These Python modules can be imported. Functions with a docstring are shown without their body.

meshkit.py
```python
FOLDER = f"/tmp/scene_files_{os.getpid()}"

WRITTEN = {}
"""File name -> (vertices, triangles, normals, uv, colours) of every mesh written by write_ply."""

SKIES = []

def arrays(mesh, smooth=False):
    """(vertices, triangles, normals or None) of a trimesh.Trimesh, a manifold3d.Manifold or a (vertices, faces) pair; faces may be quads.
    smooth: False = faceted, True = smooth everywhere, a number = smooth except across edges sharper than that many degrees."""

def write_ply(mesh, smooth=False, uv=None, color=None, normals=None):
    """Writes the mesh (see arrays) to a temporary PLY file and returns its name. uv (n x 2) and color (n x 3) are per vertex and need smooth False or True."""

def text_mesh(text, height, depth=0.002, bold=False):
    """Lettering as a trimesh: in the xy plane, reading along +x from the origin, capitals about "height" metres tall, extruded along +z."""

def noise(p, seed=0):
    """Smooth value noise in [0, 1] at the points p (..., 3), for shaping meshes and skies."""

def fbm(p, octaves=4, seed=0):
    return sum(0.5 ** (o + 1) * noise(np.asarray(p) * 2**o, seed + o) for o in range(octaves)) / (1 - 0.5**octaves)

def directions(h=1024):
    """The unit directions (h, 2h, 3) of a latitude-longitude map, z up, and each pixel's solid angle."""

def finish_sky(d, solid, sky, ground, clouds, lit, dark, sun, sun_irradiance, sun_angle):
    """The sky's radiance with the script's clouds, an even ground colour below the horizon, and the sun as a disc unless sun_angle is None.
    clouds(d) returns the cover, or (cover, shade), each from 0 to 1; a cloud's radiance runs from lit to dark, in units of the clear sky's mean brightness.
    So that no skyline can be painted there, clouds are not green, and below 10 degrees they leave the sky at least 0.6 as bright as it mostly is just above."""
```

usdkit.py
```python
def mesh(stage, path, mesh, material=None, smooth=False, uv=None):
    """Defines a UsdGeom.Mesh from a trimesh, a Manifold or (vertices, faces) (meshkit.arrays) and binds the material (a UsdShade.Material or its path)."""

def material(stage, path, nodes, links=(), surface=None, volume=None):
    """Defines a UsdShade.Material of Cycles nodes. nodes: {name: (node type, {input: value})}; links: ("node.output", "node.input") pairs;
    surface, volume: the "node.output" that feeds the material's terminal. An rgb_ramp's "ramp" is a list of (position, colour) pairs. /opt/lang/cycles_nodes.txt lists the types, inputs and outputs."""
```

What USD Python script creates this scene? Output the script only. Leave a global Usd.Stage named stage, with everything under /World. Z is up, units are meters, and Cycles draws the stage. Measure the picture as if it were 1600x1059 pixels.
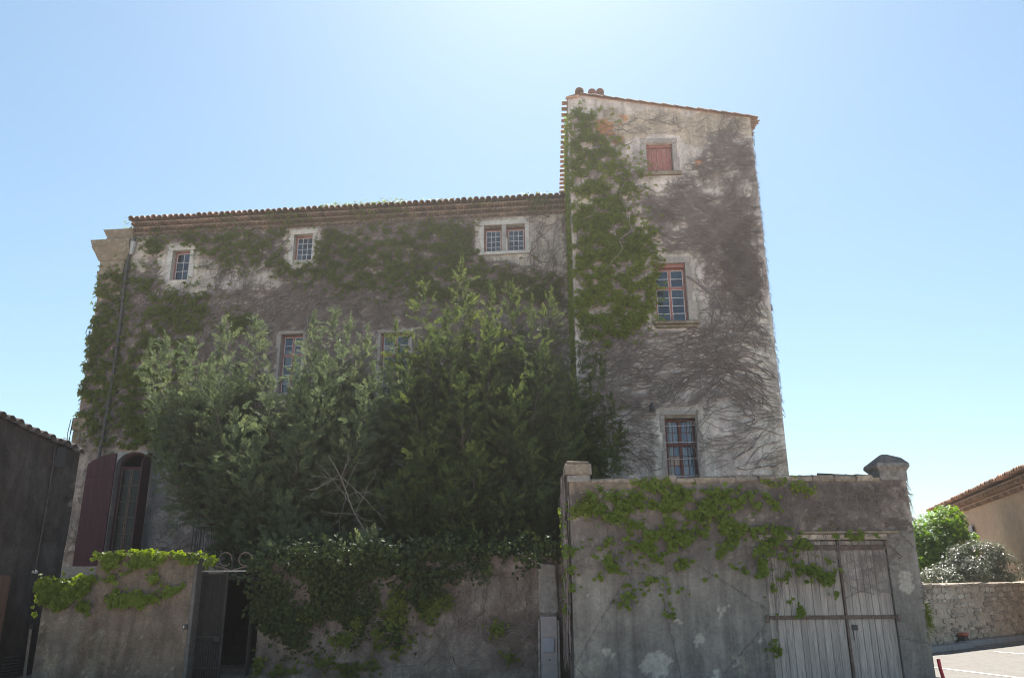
import math, numpy as np, trimesh, shapely, usdkit, meshkit
from shapely.geometry import Polygon, Point
from pxr import Usd, UsdGeom, UsdLux, UsdShade, Sdf, Gf, Vt

stage = Usd.Stage.CreateInMemory()
UsdGeom.SetStageUpAxis(stage, 'Z'); UsdGeom.SetStageMetersPerUnit(stage, 1.0)
UsdGeom.Xform.Define(stage, '/World'); UsdGeom.Scope.Define(stage, '/World/Looks')
T = Sdf.ValueTypeNames

# ------------------------------------------------------------------ camera, sky, sun, exposure
PITCH, ROLL, FPX = math.radians(17.05), math.radians(.39), 1225.0
EYE = np.array([0, 0, 1.65])
_X, _U = np.array([1.0, 0, 0]), np.array([0, -math.sin(PITCH), math.cos(PITCH)])
FW = np.array([0, math.cos(PITCH), math.sin(PITCH)])
RT = math.cos(ROLL) * _X - math.sin(ROLL) * _U
UP = math.cos(ROLL) * _U + math.sin(ROLL) * _X
cam = UsdGeom.Camera.Define(stage, '/World/camera')
cam.AddTransformOp().Set(Gf.Matrix4d(*RT, 0, *UP, 0, *(-FW), 0, *EYE, 1))
cam.CreateHorizontalApertureAttr(36.0); cam.CreateVerticalApertureAttr(36.0 * 677 / 1024)
cam.CreateFocalLengthAttr(36.0 * FPX / 1600)
cam.CreateClippingRangeAttr((0.1, 5000))
cam.CreateExposureAttr(1.9)

SUN_EL, SUN_AZ = math.radians(53), math.radians(4)          # azimuth from +y (straight ahead) towards +x
M = usdkit.material
skymat = M(stage, '/World/Looks/sky_air', {
    's': ('sky_texture', {'sky_type': 'single_scattering', 'sun_disc': False, 'sun_elevation': SUN_EL, 'sun_rotation': SUN_AZ,
                          'air_density': 1.1, 'aerosol_density': 0.45, 'ozone_density': 1.0, 'altitude': 50.0}),
    't': ('mix', {'mix_type': 'multiply', 'fac': 1.0, 'color2': (.85, 1.03, 1.09)}),
    'gm': ('gamma', {'gamma': .72}),
    'b': ('background_shader', {'strength': 0.064})}, [('s.color', 'gm.color'), ('gm.color', 't.color1'), ('t.color', 'b.color')], surface='b.background')
dome = UsdLux.DomeLight.Define(stage, '/World/sky')
UsdShade.MaterialBindingAPI.Apply(dome.GetPrim()).Bind(skymat)
sun = UsdLux.DistantLight.Define(stage, '/World/sun')
sun.CreateNormalizeAttr(True); sun.CreateIntensityAttr(1.25); sun.CreateAngleAttr(0.53); sun.CreateColorAttr(Gf.Vec3f(1.0, .95, .87))
_d = np.array([math.sin(SUN_AZ) * math.cos(SUN_EL), math.cos(SUN_AZ) * math.cos(SUN_EL), math.sin(SUN_EL)])
_x = np.cross([0, 0, 1], _d); _x /= np.linalg.norm(_x); _y = np.cross(_d, _x)
sun.AddTransformOp().Set(Gf.Matrix4d(*_x, 0, *_y, 0, *_d, 0, *(_d * 200), 1))

# ------------------------------------------------------------------ helpers
rng = np.random.default_rng(7)

def ray(px, py):
    px, py = np.asarray(px, float), np.asarray(py, float)
    return (RT * ((px - 800) / FPX)[..., None] + UP * ((529.5 - py) / FPX)[..., None] + FW)

def at(px, py, Y):
    d = ray(px, py)
    return EYE + d * ((Y - EYE[1]) / d[..., 1])[..., None]

def proj(p):
    d = np.asarray(p, float) - EYE
    w = d @ FW
    return 800 + FPX * (d @ RT) / w, 529.5 - FPX * (d @ UP) / w

class Frame:
    """A vertical plane standing in the scene: x along it to the right, y into it (away from the street), z up."""
    def __init__(s, origin, yaw):
        s.o = np.array([origin[0], origin[1], 0.0]); s.a = math.radians(yaw)
        s.u = np.array([math.cos(s.a), math.sin(s.a), 0]); s.v = np.array([-math.sin(s.a), math.cos(s.a), 0])
    def hit(s, px, py, y=0.0):
        d = ray(px, py); o = s.o + s.v * y
        t = ((o - EYE) @ s.v) / (d @ s.v)
        p = EYE + d * np.asarray(t)[..., None]
        return (p - s.o) @ s.u, p[..., 2]
    def world(s, x, y, z):
        x, y, z = np.broadcast_arrays(np.asarray(x, float), np.asarray(y, float), np.asarray(z, float))
        return s.o + x[..., None] * s.u + y[..., None] * s.v + z[..., None] * np.array([0, 0, 1.0])
    def px(s, x, y, z): return proj(s.world(x, y, z))

class MB:
    def __init__(s): s.v, s.f, s.n = [], [], 0
    def add(s, v, f):
        v, f = np.asarray(v, float), np.asarray(f, int)
        if f.shape[1] == 4: f = np.vstack([f[:, [0, 1, 2]], f[:, [0, 2, 3]]])
        s.v.append(v); s.f.append(f + s.n); s.n += len(v); return s
    def tm(s, m): return s.add(m.vertices, m.faces)
    def box(s, x0, x1, y0, y1, z0, z1, jit=0.0):
        v = np.array([[x, y, z] for z in (z0, z1) for y in (y0, y1) for x in (x0, x1)], float)
        if jit: v += rng.normal(0, jit, v.shape)
        return s.add(v, [[0, 2, 3, 1], [4, 5, 7, 6], [0, 1, 5, 4], [1, 3, 7, 5], [3, 2, 6, 7], [2, 0, 4, 6]])
    def cbox(s, x0, x1, y0, y1, z0, z1, c=.01, jit=0.0):
        """a box with chamfered edges"""
        pts = []
        for x in (x0, x1):
            for y in (y0, y1):
                for z in (z0, z1):
                    sx, sy, sz = (1 if x == x0 else -1), (1 if y == y0 else -1), (1 if z == z0 else -1)
                    pts += [[x + sx * c, y + sy * c, z], [x + sx * c, y, z + sz * c], [x, y + sy * c, z + sz * c]]
        pts = np.array(pts)
        if jit: pts += rng.normal(0, jit, pts.shape)
        return s.tm(trimesh.convex.convex_hull(pts))
    def tube(s, path, r, n=6, closed_ends=True):
        p = np.asarray(path, float); r = np.broadcast_to(np.asarray(r, float), (len(p),))
        t = np.gradient(p, axis=0); t /= np.maximum(np.linalg.norm(t, axis=1, keepdims=True), 1e-9)
        a = np.array([0, 0, 1.0]) if abs(t[0][2]) < .9 else np.array([1.0, 0, 0])
        rings = []
        for i in range(len(p)):
            a = a - t[i] * (a @ t[i]); a /= np.linalg.norm(a); b = np.cross(t[i], a)
            th = np.arange(n) * 2 * math.pi / n
            rings.append(p[i] + r[i] * (np.cos(th)[:, None] * a + np.sin(th)[:, None] * b))
        v = np.vstack(rings); f = []
        for i in range(len(p) - 1):
            for k in range(n):
                f.append([i * n + k, i * n + (k + 1) % n, (i + 1) * n + (k + 1) % n, (i + 1) * n + k])
        s.add(v, f)
        if closed_ends:
            s.add(rings[0], [[0, k + 1, k] for k in range(1, n - 1)]); s.add(rings[-1], [[0, k, k + 1] for k in range(1, n - 1)])
        return s
    def arrays(s): return np.vstack(s.v), np.vstack(s.f)

used = {}
def numbered(path):
    k = used.get(path, 0); used[path] = k + 1
    return path if k == 0 else f'{path}_{k:03d}'

def keys(prim, label=None, cat=None, group=None, kind=None):
    for k, v in (('label', label), ('category', cat), ('group', group), ('kind', kind)):
        if v: prim.SetCustomDataByKey(k, v)
    return prim

def path_of(p): return str(p.GetPath()) if p is not None else '/World'

def part(parent, name, mb, mat, label=None, kind=None, smooth=False, cat=None, group=None, tone=None):
    m = mb.arrays() if isinstance(mb, MB) else mb
    p = usdkit.mesh(stage, numbered(path_of(parent) + '/' + name), m, mat, smooth)
    if tone is not None:
        UsdGeom.PrimvarsAPI(p).CreatePrimvar('tone', T.Color3fArray, 'vertex').Set(Vt.Vec3fArray.FromNumpy(np.asarray(tone, np.float32)))
    return keys(p.GetPrim(), label, cat, group, kind)

def thing(name, label, cat, frame=None, loc=None, yaw=0, group=None):
    x = UsdGeom.Xform.Define(stage, numbered('/World/' + name))
    if frame is not None: loc, yaw = frame.o, math.degrees(frame.a)
    if loc is not None: x.AddTranslateOp().Set(Gf.Vec3d(*map(float, loc)))
    if yaw: x.AddRotateZOp().Set(float(yaw))
    return keys(x.GetPrim(), label, cat, group)

def curves(parent, name, lines, widths, mat, kind='stuff', label=None):
    c = UsdGeom.BasisCurves.Define(stage, numbered(path_of(parent) + '/' + name))
    c.CreateTypeAttr('linear'); c.CreateWrapAttr('nonperiodic')
    c.CreateCurveVertexCountsAttr(Vt.IntArray.FromNumpy(np.array([len(l) for l in lines], np.int32)))
    c.CreatePointsAttr(Vt.Vec3fArray.FromNumpy(np.vstack(lines).astype(np.float32)))
    c.CreateWidthsAttr(Vt.FloatArray.FromNumpy(np.concatenate(widths).astype(np.float32))); c.SetWidthsInterpolation('vertex')
    UsdShade.MaterialBindingAPI.Apply(c.GetPrim()).Bind(mat)
    return keys(c.GetPrim(), label, None, None, kind)

def inside(polys, px, py, amp=10, scale=14, seed=0):
    """Which points, given as they lie on a facade elevation, fall in hand-drawn patches with ragged outlines."""
    px, py = np.asarray(px, float), np.asarray(py, float)
    q = np.stack([px / scale, py / scale, np.zeros_like(px)], -1)
    x = px + (meshkit.fbm(q, 3, seed) - .5) * 2 * amp; y = py + (meshkit.fbm(q, 3, seed + 50) - .5) * 2 * amp
    out = np.zeros(px.shape, bool)
    for p in polys:
        g = Point(p[0], p[1]).buffer(p[2]) if np.ndim(p[0]) == 0 else Polygon(p).buffer(0)
        out |= shapely.contains_xy(g, x, y)
    return out

def zm(polys, ox, oy, s):
    """patches measured on an enlarged elevation"""
    return [((p[0] / s + ox, p[1] / s + oy, p[2] / s) if np.ndim(p[0]) == 0 else [(a / s + ox, b / s + oy) for a, b in p]) for p in polys]

# ------------------------------------------------------------------ materials
def plaster(name, scale=1.0, rough=.95, var=.35, bump=.35, bumpdist=.02, streak=.18, crack=.12):
    """rendered wall: the colour at each vertex (tone) broken up by mottling, streaks and grit"""
    return M(stage, '/World/Looks/' + name, {
        'a': ('attribute', {'attribute': 'tone'}), 'g': ('geometry', {}),
        'm1': ('mapping', {'scale': (1.1 * scale, 1.1 * scale, .55 * scale)}),
        'n1': ('noise_texture', {'scale': 1.6, 'detail': 8.0, 'roughness': .65}),
        'n2': ('noise_texture', {'scale': 14.0 * scale, 'detail': 6.0, 'roughness': .7}),
        'n3': ('noise_texture', {'scale': 60.0 * scale, 'detail': 3.0, 'roughness': .6}),
        'r1': ('map_range', {'from_min': .3, 'from_max': .7, 'to_min': 1 - var, 'to_max': 1 + var}),
        'r2': ('map_range', {'from_min': .3, 'from_max': .7, 'to_min': 1 - var * .8, 'to_max': 1 + var * .8}),
        'm2': ('mapping', {'scale': (3.2, 3.2, .16)}), 'n4': ('noise_texture', {'scale': 1.5, 'detail': 5.0, 'roughness': .6}),
        'r4': ('map_range', {'from_min': .35, 'from_max': .62, 'to_min': 1 - streak, 'to_max': 1 + streak * .4, 'clamp': True}), 'm4': ('math', {'math_type': 'multiply'}),
        'nv': ('mix', {'fac': .12}), 'v': ('voronoi_texture', {'feature': 'distance_to_edge', 'scale': .75}),
        'r5': ('map_range', {'from_min': .002, 'from_max': .010, 'to_min': 1 - crack, 'to_max': 1.0, 'clamp': True}), 'm5': ('math', {'math_type': 'multiply'}),
        'mm': ('math', {'math_type': 'multiply'}),
        'c': ('vector_math', {'math_type': 'scale'}),
        'warm': ('mix', {'mix_type': 'multiply', 'color2': (.92, .84, .74)}),
        'h': ('math', {'math_type': 'add'}),
        'b': ('bump', {'strength': bump, 'distance': bumpdist}),
        'p': ('principled_bsdf', {'roughness': rough, 'specular_ior_level': .15})},
        [('g.position', 'm1.vector'), ('m1.vector', 'n1.vector'), ('g.position', 'n2.vector'), ('g.position', 'n3.vector'),
         ('n1.fac', 'r1.value'), ('n2.fac', 'r2.value'), ('r1.result', 'mm.value1'), ('r2.result', 'mm.value2'),
         ('a.color', 'warm.color1'), ('n1.color', 'warm.fac'), ('warm.color', 'c.vector1'), ('g.position', 'm2.vector'), ('m2.vector', 'n4.vector'), ('n4.fac', 'r4.value'), ('mm.value', 'm4.value1'), ('r4.result', 'm4.value2'), ('g.position', 'nv.color1'), ('n2.color', 'nv.color2'), ('nv.color', 'v.vector'), ('v.distance', 'r5.value'), ('m4.value', 'm5.value1'), ('r5.result', 'm5.value2'), ('m5.value', 'c.scale'), ('c.vector', 'p.base_color'),
         ('n2.fac', 'h.value1'), ('n3.fac', 'h.value2'), ('h.value', 'b.height'), ('b.normal', 'p.normal')], surface='p.BSDF')

def flat(name, col, rough=.85, var=.25, scale=12.0, bump=.3, dist=.01, island=0.0, stretch=(1, 1, 1), metal=0.0, spec=.25, dirt=None):
    """one material with mottling; island varies whole pieces against each other"""
    nodes = {'g': ('geometry', {}), 'mp': ('mapping', {'scale': stretch}), 'n': ('noise_texture', {'scale': scale, 'detail': 6.0, 'roughness': .65}),
             'n0': ('noise_texture', {'scale': scale * .13, 'detail': 4.0, 'roughness': .6}),
             'r': ('map_range', {'from_min': .3, 'from_max': .7, 'to_min': 1 - var, 'to_max': 1 + var}),
             'r0': ('map_range', {'from_min': .3, 'from_max': .7, 'to_min': 1 - var * .7, 'to_max': 1 + var * .7}),
             'o': ('object_info', {}), 'ri': ('map_range', {'from_min': 0, 'from_max': 1, 'to_min': 1 - island, 'to_max': 1 + island}),
             'm': ('math', {'math_type': 'multiply'}), 'm2': ('math', {'math_type': 'multiply'}), 'c': ('vector_math', {'math_type': 'scale', 'vector1': col}),
             'b': ('bump', {'strength': bump, 'distance': dist}),
             'p': ('principled_bsdf', {'roughness': rough, 'metallic': metal, 'specular_ior_level': spec})}
    links = [('g.position', 'mp.vector'), ('mp.vector', 'n.vector'), ('mp.vector', 'n0.vector'), ('n.fac', 'r.value'), ('n0.fac', 'r0.value'), ('o.random', 'ri.value'),
             ('r.result', 'm.value1'), ('ri.result', 'm.value2'), ('m.value', 'm2.value1'), ('r0.result', 'm2.value2'), ('m2.value', 'c.scale'),
             ('n.fac', 'b.height'), ('b.normal', 'p.normal')]
    if dirt is not None:
        nodes['dr'] = ('map_range', {'from_min': .5, 'from_max': .68, 'to_min': 0, 'to_max': 1, 'clamp': True})
        nodes['dm'] = ('mix', {'color2': dirt}); nodes['dn'] = ('noise_texture', {'scale': scale * .4, 'detail': 8.0, 'roughness': .7})
        links += [('mp.vector', 'dn.vector'), ('dn.fac', 'dr.value'), ('dr.result', 'dm.fac'), ('c.vector', 'dm.color1'), ('dm.color', 'p.base_color')]
    else: links.append(('c.vector', 'p.base_color'))
    return M(stage, '/World/Looks/' + name, nodes, links, surface='p.BSDF')

def leafmat(name, c0, c1, c2, trans=.35, gloss=.5, rough=.5, src='geometry.random_per_island', patch=.8):
    node, out = src.split('.')
    return M(stage, '/World/Looks/' + name, {
        's': (node, {}), 'g': ('geometry', {}), 'n': ('noise_texture', {'scale': patch, 'detail': 3.0}),
        'mx': ('mix_float', {'fac': .5}),
        'r': ('rgb_ramp', {'ramp': [(.18, c0), (.5, c1), (.85, c2)]}),
        'p': ('principled_bsdf', {'roughness': rough, 'specular_ior_level': gloss}),
        'hs': ('hsv', {'saturation': 1.15, 'value': 1.5}),
        't': ('translucent_bsdf', {}), 'm': ('mix_closure', {'fac': trans})},
        [(f's.{out}', 'mx.a'), ('g.position', 'n.vector'), ('n.fac', 'mx.b'), ('mx.result', 'r.fac'), ('r.color', 'p.base_color'), ('r.color', 'hs.color'), ('hs.color', 't.color'),
         ('p.BSDF', 'm.closure1'), ('t.BSDF', 'm.closure2')], surface='m.closure')

L = {}
L['plaster'] = plaster('old_plaster')
L['cement'] = plaster('cement_render', 1.6, var=.26, bump=.45, streak=.30, crack=.38)
L['roughcast'] = plaster('roughcast', 2.2, var=.4, bump=.8, bumpdist=.03)
L['tile'] = flat('clay_tile', (.30, .17, .115), var=.4, island=.45, dirt=(.20, .17, .13))
L['tile_pale'] = flat('eave_tile_clay', (.27, .175, .125), var=.35, island=.4, dirt=(.2, .14, .1))
L['stone'] = flat('cut_stone', (.165, .122, .082), var=.25, island=.12, dirt=(.26, .22, .17))
L['stone_grey'] = flat('grey_stone', (.29, .26, .235), var=.25, island=.15)
L['whitewash'] = flat('lime_surround', (.43, .39, .35), var=.2)
L['red_wood'] = flat('faded_red_paint', (.26, .10, .085), var=.3, scale=20, stretch=(4, 4, .5), dirt=(.3, .2, .17))
L['dark_red'] = flat('dark_red_paint', (.055, .017, .021), var=.3, scale=16, rough=.7, stretch=(3, 3, .4))
L['old_wood'] = flat('silvered_wood', (.30, .25, .215), var=.3, scale=26, stretch=(5, 5, .22), island=.16, dirt=(.13, .11, .10), bump=.5)
L['plank_wood'] = L['old_wood']
L['iron'] = flat('dark_iron', (.045, .042, .042), rough=.65, metal=.3, var=.3)
L['rust_iron'] = flat('rusty_iron', (.11, .075, .06), rough=.8, metal=.2, var=.35)
L['pale_bar'] = flat('pale_glazing_paint', (.5, .46, .45), var=.15)
L['sheet'] = flat('grey_sheet_metal', (.024, .022, .021), rough=.95, var=.3, spec=.05)
L['gate_iron'] = flat('gate_iron', (.028, .026, .025), rough=.9, var=.3, spec=.08)
L['eave_mortar'] = flat('eave_mortar', (.21, .16, .125), var=.4, bump=.7, dist=.02)
L['grey_metal'] = flat('pipe_metal', (.06, .052, .05), rough=.6, var=.25)
L['zinc'] = flat('weathered_zinc', (.33, .31, .29), rough=.55, var=.15)
L['dark_cement'] = flat('dark_cement', (.036, .032, .032), var=.35, scale=6, bump=.5, dist=.02)
L['ochre'] = flat('ochre_render', (.36, .26, .185), var=.16, scale=5, bump=.3)
L['mortar'] = flat('earth_mortar', (.34, .27, .21), var=.3, scale=14, bump=.6, dist=.02)
L['rubble'] = flat('rubble_stone', (.29, .23, .18), var=.3, island=.25, scale=16, bump=.6, dist=.015)
L['pilaster'] = flat('dirty_stone', (.19, .165, .15), var=.35, bump=.7, dirt=(.11, .095, .085))
L['concrete'] = flat('kerb_concrete', (.2, .19, .185), var=.15, island=.06)
L['asphalt'] = flat('road_asphalt', (.40, .365, .335), var=.25, scale=40, bump=.5, dist=.006)
L['gravel'] = flat('pale_gravel', (.115, .106, .096), var=.22, scale=30, bump=.5, dist=.01)
L['soil'] = flat('garden_soil', (.22, .18, .14), var=.35, scale=8)
L['paint'] = flat('road_paint', (.4, .39, .375), var=.12)
L['red_plastic'] = flat('red_plastic', (.5, .05, .06), rough=.45, var=.1)
L['bin_red'] = flat('hydrant_red', (.33, .09, .06), rough=.6, var=.2)
L['blue_grey'] = flat('blue_grey_paint', (.30, .32, .35), var=.2)
L['pale_panel'] = flat('pale_pink_panel', (.24, .205, .20), rough=.6, var=.1)
L['grey_box'] = flat('grey_box_plastic', (.21, .21, .24), rough=.5, var=.06)
L['white_plate'] = flat('enamel_plate', (.6, .6, .58), rough=.3, var=.05)
L['twig'] = flat('vine_stem', (.165, .13, .118), var=.35, scale=3)
L['twig_pale'] = flat('pale_vine_stem', (.17, .14, .115), var=.3, scale=4)
L['bark'] = flat('bark', (.085, .062, .05), var=.4, scale=14, stretch=(1, 1, .3), bump=.8, dist=.03)
L['brown_red'] = flat('brown_red_paint', (.12, .05, .045), var=.3, scale=20)
L['curtain'] = flat('grey_curtain', (.25, .26, .31), var=.2, scale=10, stretch=(3, 3, .3))
L['pot'] = flat('dark_clay', (.20, .115, .095), var=.3)
L['moss'] = leafmat('moss_clump', (.05, .045, .02), (.07, .06, .025), (.10, .09, .03), .2)
L['stone_dim'] = flat('dull_stone', (.27, .225, .195), var=.25)
L['cap_stone'] = flat('weathered_cap_stone', (.15, .13, .115), var=.4, bump=.8, dist=.02, dirt=(.08, .07, .06))
L['brown_stone'] = flat('brown_coping', (.20, .155, .115), var=.4, bump=.7, island=.2, dirt=(.11, .09, .075))
L['jamb'] = flat('dull_render', (.085, .075, .068), var=.25)
L['moss_stone'] = flat('mossy_stone', (.12, .085, .05), var=.4, bump=.7)
L['twig_pale_metal'] = flat('worn_grey_iron', (.22, .2, .19), rough=.7, var=.25)
L['dark_tile'] = flat('lichen_dark_tile', (.06, .05, .048), var=.4, island=.3)
L['brown_door'] = flat('brown_board_door', (.085, .045, .03), var=.3, stretch=(4, 4, .4))
L['rubble_pale'] = flat('pale_rubble_stone', (.34, .28, .22), var=.3, island=.3, scale=16, bump=.6, dist=.015)
L['dark_hole'] = flat('dark_opening', (.02, .018, .018), var=.1)
L['leaf'] = leafmat('creeper_leaf', (.145, .18, .018), (.235, .275, .03), (.33, .345, .055), .45)
L['leaf_dim'] = leafmat('dim_creeper_leaf', (.105, .13, .018), (.165, .195, .026), (.23, .25, .042), .45)
L['leaf_bright'] = leafmat('bright_creeper_leaf', (.12, .165, .014), (.185, .24, .024), (.27, .315, .045), .45)
L['ivy'] = leafmat('ivy_leaf', (.03, .042, .014), (.048, .062, .02), (.10, .115, .03), .15, .1, .6)
L['cypress'] = leafmat('cypress_spray', (.07, .09, .045), (.11, .138, .075), (.165, .188, .09), .3, .08, .75, 'object_info.random', .7)
L['cypress_dark'] = leafmat('dark_cypress_spray', (.042, .06, .022), (.075, .10, .036), (.14, .165, .05), .3, .08, .75, 'object_info.random', .7)
L['tree_leaf'] = leafmat('light_tree_leaf', (.10, .17, .02), (.17, .28, .035), (.25, .36, .06), .45)
L['silver_leaf'] = leafmat('silver_leaf', (.10, .115, .08), (.19, .205, .155), (.30, .31, .26), .3, .5, .4)
L['glass'] = M(stage, '/World/Looks/window_glass', {
    't': ('transparent_bsdf', {'color': (.75, .78, .85)}), 'g': ('glossy_bsdf', {'roughness': .04, 'color': (.95, .95, 1)}),
    'f': ('fresnel', {'IOR': 1.9}), 'm': ('mix_closure', {})},
    [('f.fac', 'm.fac'), ('t.BSDF', 'm.closure1'), ('g.BSDF', 'm.closure2')], surface='m.closure')
L['dusty_glass'] = M(stage, '/World/Looks/dusty_glass', {
    't': ('transparent_bsdf', {'color': (.55, .55, .55)}), 'g': ('glossy_bsdf', {'roughness': .2, 'color': (.8, .8, .8)}),
    'f': ('fresnel', {'IOR': 1.25}), 'm': ('mix_closure', {})},
    [('f.fac', 'm.fac'), ('t.BSDF', 'm.closure1'), ('g.BSDF', 'm.closure2')], surface='m.closure')

# ------------------------------------------------------------------ ground
def sheet(name, pts, z, mat, parent=None, kind='structure'):
    v, f = trimesh.creation.triangulate_polygon(Polygon(pts), engine='earcut')
    return part(parent, name, (np.c_[v, np.full(len(v), z)], f), mat, kind=kind)

g = MB(); n = 60
xs = np.sinh(np.linspace(-5.5, 5.5, n)) * 16; ys = np.sinh(np.linspace(-5.5, 5.5, n)) * 16
gx, gy = np.meshgrid(xs, ys, indexing='ij')
ii = np.arange(n * n).reshape(n, n)
g.add(np.stack([gx, gy, np.zeros_like(gx)], -1).reshape(-1, 3), np.stack([ii[:-1, :-1], ii[1:, :-1], ii[1:, 1:], ii[:-1, 1:]], -1).reshape(-1, 4))
part(None, 'ground', g, L['soil'], kind='structure')
sheet('road', [(-40, -30), (60, -30), (60, 13.0), (-40, 13.0)], .004, L['asphalt'])
sheet('car_park', [(6.9, 11), (60, 11), (60, 55.5), (9.3, 18.9), (6.9, 17.1)], .008, L['gravel'])

# ------------------------------------------------------------------ wall builder
def wall(frame, x0, x1, z0, z1, holes, step, tone_fn, reveal=.32, top_fn=None, zc=None, depth=None, disp=.05, seed=1, backs=True):
    """Front face as a fine uneven grid with real openings, reveals, sides, top and back."""
    def axis(a, b, cuts):
        t = np.unique(np.r_[np.linspace(a, b, max(2, int((b - a) / step) + 1)), [c for c in cuts if a < c < b]])
        keep = [t[0]]
        for q in t[1:]:
            if q - keep[-1] > step * .3: keep.append(q)
            elif q in cuts: keep[-1] = q
        keep[-1] = b if abs(keep[-1] - b) < step else keep[-1]
        return np.array(keep)
    X = axis(x0, x1, [c for h in holes for c in h[:2]]); Z = axis(z0, z1, [c for h in holes for c in h[2:4]])
    gx, gz = np.meshgrid(X, Z, indexing='ij')
    d = np.full(gx.shape, 9.0)
    for h in holes:
        d = np.minimum(d, np.hypot(np.maximum(np.maximum(h[0] - gx, gx - h[1]), 0), np.maximum(np.maximum(h[2] - gz, gz - h[3]), 0)))
    d = np.minimum(d, np.minimum(gx - x0, x1 - gx) + .0)
    w = frame.world(gx, 0, gz)
    y = (meshkit.fbm(w * 1.3, 4, seed) - .5) * disp * 2 * np.clip(d / .3, 0, 1)
    zz = gz if top_fn is None else np.where(gz > zc, zc + (gz - zc) * (top_fn(gx) - zc) / (z1 - zc), gz)
    nx, nz = gx.shape
    idx = np.arange(nx * nz).reshape(nx, nz)
    cx, cz = (X[:-1] + X[1:]) / 2, (Z[:-1] + Z[1:]) / 2
    ok = np.ones((nx - 1, nz - 1), bool)
    for h in holes:
        ok &= ~((cx[:, None] > h[0]) & (cx[:, None] < h[1]) & (cz[None] > h[2]) & (cz[None] < h[3]))
    quads = np.stack([idx[:-1, :-1], idx[1:, :-1], idx[1:, 1:], idx[:-1, 1:]], -1)[ok]
    V = np.stack([gx, y, zz], -1).reshape(-1, 3)
    mb = MB(); mb.add(V, quads)
    tone = [tone_fn(V[:, 0], V[:, 2])]
    def extra(v, f, col=None):
        v = np.asarray(v, float); mb.add(v, f)
        tone.append(tone_fn(v[:, 0], v[:, 2]) if col is None else np.tile(col, (len(v), 1)))
    for h in holes:
        a, b, c, e = h[:4]; r = reveal
        extra([[a, 0, c], [a, r, c], [a, r, e], [a, 0, e]], [[0, 1, 2, 3]]); extra([[b, 0, c], [b, 0, e], [b, r, e], [b, r, c]], [[0, 1, 2, 3]])
        extra([[a, 0, c], [b, 0, c], [b, r, c], [a, r, c]], [[0, 1, 2, 3]]); extra([[a, 0, e], [a, r, e], [b, r, e], [b, 0, e]], [[0, 1, 2, 3]])
    if depth:
        t0, t1 = (z1, z1) if top_fn is None else (float(top_fn(x0)), float(top_fn(x1)))
        for xx, tt in ((x0, t0), (x1, t1)):
            m = max(2, int((tt - z0) / .25)); k = max(2, int(depth / .25))
            a, b = np.meshgrid(np.linspace(0, depth, k), np.linspace(z0, tt, m), indexing='ij')
            i2 = np.arange(k * m).reshape(k, m)
            extra(np.stack([np.full_like(a, xx), a, b], -1).reshape(-1, 3), np.stack([i2[:-1, :-1], i2[1:, :-1], i2[1:, 1:], i2[:-1, 1:]], -1).reshape(-1, 4))
        extra([[x0, depth, z0], [x1, depth, z0], [x1, depth, t1], [x0, depth, t0]], [[0, 1, 2, 3]])
    v, f = mb.arrays()
    return (v, f), np.vstack(tone), extra

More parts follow.
